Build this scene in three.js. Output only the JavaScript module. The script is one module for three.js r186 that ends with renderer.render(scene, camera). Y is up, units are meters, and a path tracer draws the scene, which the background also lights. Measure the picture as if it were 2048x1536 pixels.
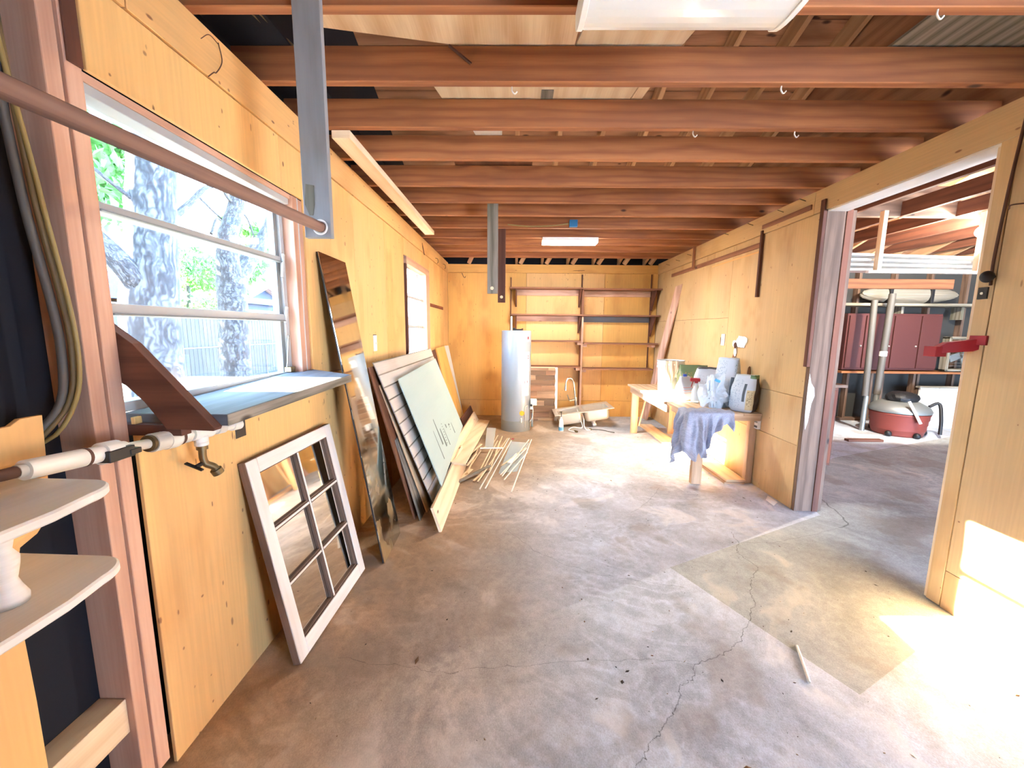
import * as THREE from 'three';
import { mergeGeometries } from 'three/addons/utils/BufferGeometryUtils.js';
import { RectAreaLightUniformsLib } from 'three/addons/lights/RectAreaLightUniformsLib.js';

// ---------------------------------------------------------------- camera, sky, sun, exposure
const scene = new THREE.Scene();
const camera = new THREE.PerspectiveCamera(88.58, 4 / 3, 0.05, 200);
camera.position.set(0, 1.4, 0);
camera.rotation.order = 'YXZ';
camera.rotation.set(-0.138103, 0.010155, 0.008959);
const renderer = new THREE.WebGLRenderer({ antialias: true });
renderer.toneMapping = THREE.LinearToneMapping;
renderer.toneMappingExposure = 32;
renderer.shadowMap.enabled = true;
RectAreaLightUniformsLib.init();

{ // hazy bright sky: paler at the horizon, bluer overhead
  const W = 256, H = 128, d = new Float32Array(W * H * 4);
  for (let j = 0; j < H; j++) {
    const up = Math.max(0, Math.sin(((j + 0.5) / H - 0.5) * Math.PI));
    const k = Math.pow(up, 0.55);
    const c = [1.02 - 0.5 * k, 1.36 - 0.42 * k, 1.86 - 0.06 * k];
    for (let i = 0; i < W; i++) { const o = (j * W + i) * 4; d[o] = c[0]; d[o + 1] = c[1]; d[o + 2] = c[2]; d[o + 3] = 1; }
  }
  const sky = new THREE.DataTexture(d, W, H, THREE.RGBAFormat, THREE.FloatType);
  sky.mapping = THREE.EquirectangularReflectionMapping; sky.magFilter = THREE.LinearFilter; sky.needsUpdate = true;
  scene.background = sky; scene.environment = sky;
}
const sun = new THREE.DirectionalLight(new THREE.Color(1, 0.9, 0.76), 12);
sun.position.set(-20, 9.05, -2.25); sun.target.position.set(0, 0.2, -2.2);
sun.castShadow = true; sun.shadow.mapSize.set(4096, 4096);
Object.assign(sun.shadow.camera, { left: -16, right: 16, top: 16, bottom: -16, near: 0.5, far: 70 });
scene.add(sun, sun.target);

// ---------------------------------------------------------------- noise, textures
const TAU = Math.PI * 2, { lerp, clamp, smoothstep } = THREE.MathUtils;
function mulberry(a) { return () => { a |= 0; a = (a + 0x6d2b79f5) | 0; let t = Math.imul(a ^ (a >>> 15), 1 | a); t = (t + Math.imul(t ^ (t >>> 7), 61 | t)) ^ t; return ((t ^ (t >>> 14)) >>> 0) / 4294967296; }; }
const rnd = mulberry(20240611);
const rr = (a, b) => a + (b - a) * rnd();
function h2(x, y, s) { let h = Math.imul(x, 374761393) ^ Math.imul(y, 668265263) ^ Math.imul(s, 1274126177); h = Math.imul(h ^ (h >>> 13), 1274126177); return ((h ^ (h >>> 16)) >>> 0) / 4294967296; }
function vn(x, y, s) {
  const ix = Math.floor(x), iy = Math.floor(y), fx = x - ix, fy = y - iy, u = fx * fx * (3 - 2 * fx), v = fy * fy * (3 - 2 * fy);
  const a = h2(ix, iy, s), b = h2(ix + 1, iy, s), c = h2(ix, iy + 1, s), d = h2(ix + 1, iy + 1, s);
  return a + (b - a) * u + (c - a) * v + (a - b - c + d) * u * v;
}
function fbm(x, y, o, s) { let a = 0.5, t = 0, n = 0; for (let i = 0; i < o; i++) { t += a * vn(x, y, s + i * 17); n += a; a *= 0.5; x = x * 2.03 + 5.1; y = y * 2.03 + 1.7; } return t / n; }
const srgb = (hex) => { const c = new THREE.Color(hex).convertLinearToSRGB(); return [c.r * 255, c.g * 255, c.b * 255]; };
const mix3 = (a, b, t) => [a[0] + (b[0] - a[0]) * t, a[1] + (b[1] - a[1]) * t, a[2] + (b[2] - a[2]) * t];
function tex(W, H, f, wrap = THREE.MirroredRepeatWrapping, color = true) {
  const d = new Uint8Array(W * H * 4);
  for (let j = 0, o = 0; j < H; j++) for (let i = 0; i < W; i++, o += 4) { const c = f(i, j); d[o] = clamp(c[0], 0, 255); d[o + 1] = clamp(c[1], 0, 255); d[o + 2] = clamp(c[2], 0, 255); d[o + 3] = 255; }
  const t = new THREE.DataTexture(d, W, H, THREE.RGBAFormat);
  t.wrapS = t.wrapT = wrap; t.magFilter = THREE.LinearFilter; t.colorSpace = color ? THREE.SRGBColorSpace : THREE.NoColorSpace; t.needsUpdate = true;
  return t;
}
const std = (o) => new THREE.MeshStandardMaterial(o);
const phys = (o) => new THREE.MeshPhysicalMaterial(o);
// timber: u runs 2 m along the grain, v 0.5 m across it
function wood(base, dark, o = {}) {
  const { seed = 1, rings = 16, wav = 0.1, grain = 0.5, fiber = 0.35, stain = 0.4, stainC = dark, knots = 4, rough = 0.75, W = 1024, H = 256, bump = 0.0006 } = o;
  const A = srgb(base), B = srgb(dark), S = srgb(stainC), R = mulberry(seed * 977 + 5), K = [];
  for (let i = 0; i < knots; i++) K.push([R() * 2, R() * 0.5, 0.008 + R() * 0.012]);
  const map = tex(W, H, (i, j) => {
    const u = (i / W) * 2, v = (j / H) * 0.5; let vv = v + wav * (fbm(u * 1.1, v * 4, 3, seed) - 0.5), kd = 0;
    for (const k of K) { const dx = (u - k[0]) / 2.2, dy = v - k[1], q = Math.sqrt(dx * dx + dy * dy); vv += 0.035 * Math.exp(-q * q / (k[2] * k[2] * 9)) * Math.sign(dy || 1); kd = Math.max(kd, smoothstep(k[2] * 1.25 - q * 1.2, 0, k[2])); }
    const t = 0.5 + 0.5 * Math.sin(TAU * vv * rings), f = fbm(u * 9, v * 260, 2, seed + 40), st = smoothstep(fbm(u * 2.2, v * 9, 4, seed + 80), 0.45, 0.78);
    let c = mix3(A, B, clamp(grain * t * t + fiber * (f - 0.35), 0, 1)); c = mix3(c, S, stain * st); return mix3(c, [B[0] * 0.4, B[1] * 0.35, B[2] * 0.35], kd * 0.85);
  });
  map.repeat.set(0.5, 2);
  return std({ map, roughness: rough, bumpMap: map, bumpScale: bump });
}
// painted plywood in mustard yellow: vertical grain, specks, scuffs
function paint(base, o = {}) {
  const { seed = 7, specks = 130, W = 1024, H = 512 } = o, A = srgb(base), R = mulberry(seed * 31 + 1), S = [];
  for (let i = 0; i < specks; i++) S.push([R(), R(), 0.0015 + R() * R() * 0.004, 0.003 + R() * R() * 0.016, 0.3 + R() * 0.5]);
  const spots = new Float32Array(W * H); // u runs 2.44 m up the sheet, v 1.22 m across it
  for (const s of S) { const cx = s[0] * W, cy = s[1] * H, ax = s[3] / 2.44 * W, ay = s[2] / 1.22 * H + 0.4; for (let y = Math.floor(cy - ay * 3); y <= cy + ay * 3; y++) for (let x = Math.floor(cx - ax * 2); x <= cx + ax * 2; x++) { if (x < 0 || y < 0 || x >= W || y >= H) continue; const q = ((x - cx) / ax) ** 2 + ((y - cy) / ay) ** 2; spots[y * W + x] = Math.max(spots[y * W + x], s[4] * smoothstep(1.6 - q, 0, 1.2)); } }
  const map = tex(W, H, (i, j) => {
    const v = (i / W) * 2.44, u = (j / H) * 1.22, n = fbm(u * 2.3, v * 1.3, 4, seed) - 0.5, f = fbm(u * 150, v * 5, 2, seed + 9) - 0.5, d = smoothstep(fbm(u * 5, v * 2.2, 4, seed + 3), 0.56, 0.8), g = 1 + 0.14 * n + 0.07 * f;
    let c = [A[0] * g, A[1] * (g + 0.02 * n), A[2] * (g - 0.05 * n)]; c = mix3(c, [A[0] * 0.8, A[1] * 0.7, A[2] * 0.58], d * 0.3); return mix3(c, [110, 66, 38], spots[j * W + i]);
  });
  map.repeat.set(1 / 2.44, 1 / 1.22);
  return std({ map, roughness: 0.62, bumpMap: map, bumpScale: 0.0006 });
}
// ---------------------------------------------------------------- geometry helpers
const V = (x, y, z) => new THREE.Vector3(x, y, z);
// uv in metres on the plane each triangle faces; u runs along the grain axis
function uvBox(g, grain = 1, off = [rr(0, 9), rr(0, 9)]) {
  g = g.index ? g.toNonIndexed() : g; const p = g.attributes.position, uv = new Float32Array(p.count * 2);
  const a = V(), b = V(), c = V(), e = V(), n = V();
  for (let i = 0; i < p.count; i += 3) {
    a.fromBufferAttribute(p, i); b.fromBufferAttribute(p, i + 1); c.fromBufferAttribute(p, i + 2);
    n.subVectors(b, a).cross(e.subVectors(c, a)); const q = [Math.abs(n.x), Math.abs(n.y), Math.abs(n.z)], k = q.indexOf(Math.max(...q));
    const ax = [0, 1, 2].filter((x) => x !== k), U = ax[1] === grain ? [ax[1], ax[0]] : ax;
    for (const [j, v] of [[0, a], [1, b], [2, c]]) { const m = [v.x, v.y, v.z]; uv[(i + j) * 2] = m[U[0]] + off[0]; uv[(i + j) * 2 + 1] = m[U[1]] + off[1]; }
  }
  g.setAttribute('uv', new THREE.BufferAttribute(uv, 2)); return g;
}
// box given by its corners' ranges, edges chamfered
function bx(x0, x1, y0, y1, z0, z1, grain, ch = 0.0015) {
  if (x1 < x0) [x0, x1] = [x1, x0]; if (y1 < y0) [y0, y1] = [y1, y0]; if (z1 < z0) [z0, z1] = [z1, z0];
  const L = [x1 - x0, y1 - y0, z1 - z0]; if (grain === undefined) grain = L.indexOf(Math.max(...L)); ch = Math.min(ch, Math.min(...L) * 0.3);
  const c = [(x0 + x1) / 2, (y0 + y1) / 2, (z0 + z1) / 2], h = L.map((x) => x / 2), pos = [];
  const vert = (s, k) => [0, 1, 2].map((i) => c[i] + s[i] * (i === k ? h[i] : h[i] - ch));
  const quad = (A, B, C, D, out) => { const u = V(...A), v = V(...B), w = V(...C), n = v.clone().sub(u).cross(w.clone().sub(u)); const f = n.dot(V(...out)) > 0 ? [A, B, C, A, C, D] : [A, C, B, A, D, C]; for (const q of f) pos.push(...q); };
  const tri = (A, B, C, out) => { const u = V(...A), n = V(...B).sub(u).cross(V(...C).sub(u)); for (const q of n.dot(V(...out)) > 0 ? [A, B, C] : [A, C, B]) pos.push(...q); };
  for (let k = 0; k < 3; k++) for (const s of [-1, 1]) {
    const i = (k + 1) % 3, j = (k + 2) % 3, S = (a, b) => { const v = [0, 0, 0]; v[k] = s; v[i] = a; v[j] = b; return v; }, o = [0, 0, 0]; o[k] = s;
    quad(vert(S(-1, -1), k), vert(S(1, -1), k), vert(S(1, 1), k), vert(S(-1, 1), k), o);
  }
  for (let k = 0; k < 3; k++) { const i = (k + 1) % 3, j = (k + 2) % 3; for (const a of [-1, 1]) for (const b of [-1, 1]) { const S = (t) => { const v = [0, 0, 0]; v[k] = t; v[i] = a; v[j] = b; return v; }, o = [0, 0, 0]; o[i] = a; o[j] = b; quad(vert(S(-1), i), vert(S(1), i), vert(S(1), j), vert(S(-1), j), o); } }
  for (const a of [-1, 1]) for (const b of [-1, 1]) for (const d of [-1, 1]) { const S = [a, b, d]; tri(vert(S, 0), vert(S, 1), vert(S, 2), S); }
  const g = new THREE.BufferGeometry(); g.setAttribute('position', new THREE.Float32BufferAttribute(pos, 3)); g.computeVertexNormals();
  return uvBox(g, grain);
}
// flat board with outline pts (2D), thickness d, placed by matrix-like axes: origin o, ex, ey; extruded along ex x ey
function outline(pts, d, o, ex, ey, grain = 0, ch = 0.001, holes = []) {
  const sh = new THREE.Shape(pts.map((p) => new THREE.Vector2(p[0], p[1])));
  for (const h of holes) sh.holes.push(new THREE.Path(h.map((p) => new THREE.Vector2(p[0], p[1]))));
  let g = new THREE.ExtrudeGeometry(sh, { depth: d - 2 * ch, bevelEnabled: true, bevelThickness: ch, bevelSize: ch, bevelOffset: -ch, bevelSegments: 1, curveSegments: 12 });
  g.translate(0, 0, ch); g = uvBox(g, grain); g.computeVertexNormals();
  const X = V(...ex).normalize(), Y0 = V(...ey), Z = X.clone().cross(Y0).normalize(), Y = Z.clone().cross(X);
  g.applyMatrix4(new THREE.Matrix4().makeBasis(X, Y, Z).setPosition(...o)); return g;
}
// a flat sheet by four corners (counter-clockwise seen from its face), thickness behind the face
function sheet(A, B, C, D, t, grain = 0, ch = 0.0012) {
  const a = V(...A), X = V(...B).sub(a).normalize(), n = V(...B).sub(a).cross(V(...D).sub(a)).normalize(), Y = n.clone().cross(X);
  const pts = [A, B, C, D].map((p) => { const v = V(...p).sub(a); return [v.dot(X), v.dot(Y)]; });
  const o = a.clone().addScaledVector(n, -t);
  return outline(pts, t, o.toArray(), X.toArray(), Y.toArray(), grain, ch);
}
// a straight bar between two points, w wide and t thick; up hints which way its thickness faces
function bar(A, B, w, t, up = [0, 1, 0], ch = 0.0015) {
  const a = V(...A), b = V(...B), L = a.distanceTo(b), X = b.clone().sub(a).normalize(); let Z = X.clone().cross(V(...up)).normalize(); const Y = Z.clone().cross(X);
  const g = bx(-L / 2, L / 2, -t / 2, t / 2, -w / 2, w / 2, 0, ch);
  return g.applyMatrix4(new THREE.Matrix4().makeBasis(X, Y, Z).setPosition(a.add(b).multiplyScalar(0.5)));
}
const tube = (pts, r, seg = 24, rad = 8) => new THREE.TubeGeometry(new THREE.CatmullRomCurve3(pts.map((p) => V(...p))), seg, r, rad);
function cyl(A, B, r0, r1 = r0, seg = 20) { const a = V(...A), b = V(...B), g = new THREE.CylinderGeometry(r1, r0, a.distanceTo(b), seg); g.applyQuaternion(new THREE.Quaternion().setFromUnitVectors(V(0, 1, 0), b.clone().sub(a).normalize())); const m = a.add(b).multiplyScalar(0.5); return g.translate(m.x, m.y, m.z); }
const lathe = (pts, seg = 32) => new THREE.LatheGeometry(pts.map((p) => new THREE.Vector2(p[0], p[1])), seg);
const merge = (...g) => mergeGeometries(g.map((x) => { const y = x.index ? x.toNonIndexed() : x.clone(); if (!y.attributes.uv) y.setAttribute('uv', new THREE.Float32BufferAttribute(new Float32Array(y.attributes.position.count * 2), 2)); for (const k of Object.keys(y.attributes)) if (!['position', 'normal', 'uv'].includes(k)) y.deleteAttribute(k); return y; }));

// ---------------------------------------------------------------- things and parts
const used = new Map();
function numbered(n) { const k = used.get(n) ?? 0; used.set(n, k + 1); return k ? n + '_' + String(k).padStart(3, '0') : n; }
function thing(name, label, category, group) { const o = new THREE.Group(); o.name = numbered(name); o.userData = { label, category }; if (group) o.userData.group = group; scene.add(o); return o; }
function struct(name) { const o = new THREE.Group(); o.name = name; o.userData = { kind: 'structure' }; scene.add(o); return o; }
function part(p, name, g, m, label) { const o = new THREE.Mesh(g, m); o.name = name; o.castShadow = o.receiveShadow = true; if (label) o.userData.label = label; p.add(o); return o; }
// moves a group built in room coordinates so that its origin is at its base
function settle(o) {
  const b = new THREE.Box3().setFromObject(o), c = b.getCenter(V()); c.y = b.min.y;
  for (const k of o.children) k.position.sub(c); o.position.add(c); return o;
}
function one(name, label, category, g, m, group) { // a thing that is a single mesh
  g.computeBoundingBox(); const c = g.boundingBox.getCenter(V()); c.y = g.boundingBox.min.y; g.translate(-c.x, -c.y, -c.z);
  const o = new THREE.Mesh(g, m); o.name = numbered(name); o.position.copy(c); o.castShadow = o.receiveShadow = true; o.userData = { label, category }; if (group) o.userData.group = group; scene.add(o); return o;
}
// ---------------------------------------------------------------- materials
const M = {};
M.yellow = paint('#e6b673', { seed: 7 });
M.yellow2 = paint('#e5b572', { seed: 12, specks: 80 });
M.yellowR = paint('#cdab79', { seed: 21, specks: 50 });
M.yellowB = paint('#d8a559', { seed: 33, specks: 70 });
M.joist = wood('#ac6f42', '#7f4929', { seed: 3, rings: 14, grain: 0.55, stain: 0.45, stainC: '#7d472b', knots: 3 });
M.joist2 = wood('#a4683c', '#774325', { seed: 4, rings: 20, grain: 0.5, stain: 0.45, stainC: '#744228', knots: 3 });
M.pink = wood('#d0a58a', '#ae7f66', { seed: 5, rings: 12, grain: 0.4, stain: 0.35, stainC: '#96674f', knots: 0 });
M.stud = wood('#8e5236', '#5e2f1d', { seed: 6, rings: 12, grain: 0.5, stain: 0.5, stainC: '#53281a', knots: 2 });
M.pale = wood('#e8d3b0', '#cfae84', { seed: 8, rings: 12, grain: 0.4, stain: 0.2, stainC: '#c29f78', knots: 3 });
M.plyattic = wood('#e9cda6', '#c0956a', { seed: 9, rings: 5, wav: 0.28, grain: 0.55, stain: 0.3, stainC: '#b58a60', knots: 0 });
M.rafter = wood('#c59f7a', '#9b7350', { seed: 10, rings: 12, knots: 3 });
M.deck = wood('#ab7f60', '#7d563d', { seed: 11, rings: 9, stain: 0.6, knots: 5 });
M.greywood = wood('#8d8578', '#57503f', { seed: 13, rings: 18, grain: 0.6, fiber: 0.6, stain: 0.4, stainC: '#4c4a33', knots: 2 });
M.paintedgrey = wood('#939290', '#7b7977', { seed: 14, rings: 6, grain: 0.15, fiber: 0.25, stain: 0.4, stainC: '#5f584e', knots: 0 });
M.rod = wood('#8d6a58', '#5f4238', { seed: 15, rings: 18, fiber: 0.5, knots: 0 });
M.darkwood = wood('#744632', '#47271b', { seed: 16, rings: 12, knots: 2, stain: 0.5 });
M.shelfwood = wood('#9a6a4c', '#6b4230', { seed: 17, rings: 14, knots: 2 });
M.apron = wood('#dbb49c', '#b48773', { seed: 18, rings: 10, stain: 0.5, stainC: '#8d6a52', knots: 4 });
M.sill = wood('#74787e', '#515357', { seed: 19, rings: 10, grain: 0.35, fiber: 0.5, stain: 0.5, stainC: '#5b5651', knots: 0 });
M.brownpanel = wood('#8a5c42', '#5e3c29', { seed: 20, rings: 8, stain: 0.5, knots: 0, rough: 0.55 });
M.bench = wood('#d3b492', '#a5825f', { seed: 22, rings: 12, stain: 0.4, knots: 2 });
M.jamb = wood('#7c6250', '#4f3b2e', { seed: 23, rings: 14, fiber: 0.55, stain: 0.5, stainC: '#47352a', knots: 3 });
M.fence = wood('#37352f', '#26241f', { seed: 24, rings: 10, fiber: 0.5, stain: 0.5, knots: 2, W: 512 });
M.felt = std({ color: new THREE.Color('#12141d'), roughness: 0.95 });
M.white = std({ color: new THREE.Color('#e9e6df'), roughness: 0.5 });
M.whitepaint = wood('#e8e2d8', '#cfc6b8', { seed: 25, rings: 8, grain: 0.2, stain: 0.25, stainC: '#b5a48f', knots: 0, rough: 0.5 });
M.pvc = wood('#ece8dc', '#d6cfbd', { seed: 26, rings: 4, grain: 0.1, fiber: 0.2, stain: 0.5, stainC: '#9c8e76', knots: 0, rough: 0.4, bump: 0 });
M.alu = std({ color: new THREE.Color('#b4b6b4'), roughness: 0.5, metalness: 0.15 });
M.aludark = std({ color: new THREE.Color('#8e9290'), roughness: 0.45, metalness: 0.6 });
M.black = std({ color: new THREE.Color('#151517'), roughness: 0.5 });
M.brass = std({ color: new THREE.Color('#7b6a4c'), roughness: 0.45, metalness: 0.8 });
M.steel = std({ color: new THREE.Color('#cfcac0'), roughness: 0.3, metalness: 0.9 });
M.chrome = std({ color: new THREE.Color('#e3e5e8'), roughness: 0.12, metalness: 1 });
M.rust = std({ color: new THREE.Color('#5a3a2a'), roughness: 0.8 });
M.glass = phys({ color: 0xffffff, transmission: 1, thickness: 0, roughness: 0.02, ior: 1.5 });
M.plasticfilm = phys({ color: new THREE.Color('#eaf2f4'), transmission: 0.75, thickness: 0, roughness: 0.25, ior: 1.4 });
M.cable = std({ color: new THREE.Color('#8f7a45'), roughness: 0.5 });
M.cablegrey = std({ color: new THREE.Color('#57524b'), roughness: 0.6 });
M.red = std({ color: new THREE.Color('#a01e2a'), roughness: 0.5 });
const mirrorTex = tex(256, 1024, (i, j) => { // silvering clouded and mouldy towards the bottom
  const u = i / 256, v = j / 1024, n = fbm(u * 3, v * 9, 5, 91), m = smoothstep(n, 0.42, 0.75) * (0.35 + 0.65 * (1 - v)) , q = smoothstep(0.3 - v + 0.35 * (n - 0.5), 0, 0.3); const g = 205 - 25 * m; return mix3([g, g * 0.985, g * 0.93], [190, 172, 128], 0.7 * q * smoothstep(n, 0.2, 0.9)); }, THREE.ClampToEdgeWrapping);
const mirrorRough = tex(256, 1024, (i, j) => { const u = i / 256, v = j / 1024, n = fbm(u * 3, v * 9, 5, 91), q = smoothstep(0.34 - v + 0.4 * (n - 0.5), 0, 0.34), g = 12 + 110 * q * smoothstep(n, 0.15, 0.9) + 22 * smoothstep(n, 0.5, 0.8); return [g, g, g]; }, THREE.ClampToEdgeWrapping, false);
M.mirror = std({ map: mirrorTex, roughnessMap: mirrorRough, roughness: 1, metalness: 1 });
M.pane = std({ color: new THREE.Color('#f0ece4'), roughness: 0.04, metalness: 1 });

// concrete: one colour function of the place, so that its pieces join
const CR = [ // crack lines in metres
  [[1.53, -2.62], [1.5, -2.48], [1.42, -2.36], [1.46, -2.2], [1.36, -2.1], [1.29, -1.99], [1.24, -1.86], [1.12, -1.72], [1.0, -1.61], [0.9, -1.55], [0.77, -1.5], [0.72, -1.42], [0.667, -1.4], [0.6, -1.29], [0.53, -1.22], [0.46, -1.15], [0.4, -1.08], [0.33, -1.0]],
  [[0.77, -1.5], [0.5, -1.52], [0.2, -1.5], [-0.05, -1.47], [-0.3, -1.44], [-0.45, -1.46], [-0.75, -1.5]],
  [[-0.05, -2.6], [0.12, -2.35], [0.3, -2.2], [0.5, -2.1], [0.75, -2.05], [0.95, -2.0]],
  [[2.6, -3.3], [2.55, -3.0], [2.45, -2.75], [2.1, -2.6], [1.8, -2.5], [1.5, -2.48]],
  [[1.3, -3.4], [1.1, -3.1], [0.9, -2.9]], [[2.0, -1.3], [1.85, -1.15], [1.7, -1.05]], [[0.3, -1.0], [0.1, -0.9]],
];
const inPoly = (x, z, P) => { let c = false; for (let i = 0, j = P.length - 1; i < P.length; j = i++) if ((P[i][1] > z) !== (P[j][1] > z) && x < ((P[j][0] - P[i][0]) * (z - P[i][1])) / (P[j][1] - P[i][1]) + P[i][0]) c = !c; return c; };
const SHADE_WEDGE = [[0.931, -2.188], [2.36, -2.9], [2.5, -3.6], [3.606, -4.325], [5.981, -5.307], [8.5, -6.3], [8.5, 1.5], [2.2, 1.5], [2.2, -1.8], [1.693, -1.54], [1.354, -1.369]]; // darker doorway wedge: a light effect painted into the slab colour
function concrete(x, z) {
  const w = fbm(x * 1.3, z * 1.3, 3, 201) - 0.5, n = fbm(x * 2.1 + w * 2, z * 2.1 - w * 2, 6, 205), f = fbm(x * 40, z * 40, 2, 209), sw = fbm(x * 5 + w * 9, z * 5 + w * 6, 4, 215);
  let L = 0.86 + 0.34 * (n - 0.5) + 0.1 * (f - 0.5) + 0.16 * (sw - 0.5);
  const tr = 1 - Math.abs(2 * fbm(x * 9 + 5 * w, z * 13 + 7 * w, 5, 241) - 1), gr = h2(Math.floor(x * 420), Math.floor(z * 300), 9); L += 0.075 * (smoothstep(tr, 0.7, 1) - 0.3) * smoothstep(fbm(x * 1.7, z * 1.7, 3, 251), 0.4, 0.65) + 0.12 * (gr - 0.5);
  let c = [205 * L, 214 * L, 226 * L];
  const d = clamp(smoothstep(0.55 - x + 0.8 * w - 0.22 * (z + 2), 0, 1.5), 0, 1); // brown dust along the left wall, with its warm bounce light painted in
  c = mix3(c, [180 * L, 138 * L, 94 * L], 0.85 * d);
  const bl = smoothstep(sw, 0.56, 0.7) * smoothstep(n, 0.45, 0.6); c = mix3(c, [228, 224, 218], 0.42 * bl * (1 - 0.5 * d)); // pale laitance
  const dk = smoothstep(fbm(x * 3.3 + 7, z * 3.3, 5, 231), 0.58, 0.74); c = mix3(c, [132, 120, 108], 0.35 * dk);
  if (inPoly(x, z, SHADE_WEDGE)) { const e = 0.86; c = [c[0] * e, c[1] * e * 0.99, c[2] * e * 0.93]; }
  return c;
}
function floorTex(W, H, x0, x1, z0, z1) {
  const t = tex(W, H, (i, j) => concrete(x0 + ((i + 0.5) / W) * (x1 - x0), z0 + ((j + 0.5) / H) * (z1 - z0)), THREE.ClampToEdgeWrapping), d = t.image.data;
  CR.forEach((L, n) => { for (let k = 0; k + 1 < L.length; k++) { const [ax, az] = L[k], [bx2, bz] = L[k + 1], s = Math.ceil(Math.hypot(ax - bx2, az - bz) / 0.002);
    for (let q = 0; q < s; q++) { const a = q / s, x = lerp(ax, bx2, a) + 0.04 * (fbm((ax + bx2 * 0.3) * 3 + a * 2.2 + n, az * 3 + a * 2, 3, 300 + n) - 0.5) * Math.min(1, 4 * a * (1 - a) * 2), z = lerp(az, bz, a) + 0.04 * (fbm(ax * 3 + a * 2.5, az * 3 + a * 2, 3, 320 + n) - 0.5) * Math.min(1, 4 * a * (1 - a) * 2), i = Math.floor(((x - x0) / (x1 - x0)) * W), j = Math.floor(((z - z0) / (z1 - z0)) * H); if (i < 0 || j < 0 || i >= W - 1 || j >= H) continue; const st = (n < 1 ? 0.66 : 0.8) + 0.18 * vn(q * 0.05, n, 8); for (const o of [(j * W + i) * 4, (j * W + i + (h2(q, n, 5) < 0.4 ? 1 : 0)) * 4]) for (let e = 0; e < 3; e++) d[o + e] *= st; } } });
  return t;
}
{ // ---------------------------------------------------------------- floor
  const floor = struct('floor');
  const piece = (name, x0, x1, z0, z1, m) => { const g = new THREE.BoxGeometry(x1 - x0, 0.1, z1 - z0); const p = g.attributes.position, uv = g.attributes.uv; for (let i = 0; i < p.count; i++) uv.setXY(i, p.getX(i) / (x1 - x0) + 0.5, p.getZ(i) / (z1 - z0) + 0.5); g.translate((x0 + x1) / 2, -0.05, (z0 + z1) / 2); return part(floor, name, g, m); };
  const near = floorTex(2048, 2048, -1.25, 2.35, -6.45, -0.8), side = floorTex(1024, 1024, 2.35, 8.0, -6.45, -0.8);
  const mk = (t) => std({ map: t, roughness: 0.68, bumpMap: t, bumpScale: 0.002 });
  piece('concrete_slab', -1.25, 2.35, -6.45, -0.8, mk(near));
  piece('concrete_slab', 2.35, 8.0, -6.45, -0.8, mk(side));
  const plain = tex(512, 512, (i, j) => concrete(-3 + i / 90, 20 + j / 90)); plain.repeat.set(2, 1);
  piece('concrete_slab', -1.25, 8.0, -0.8, 3.4, std({ map: plain, roughness: 0.7 }));
}
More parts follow.
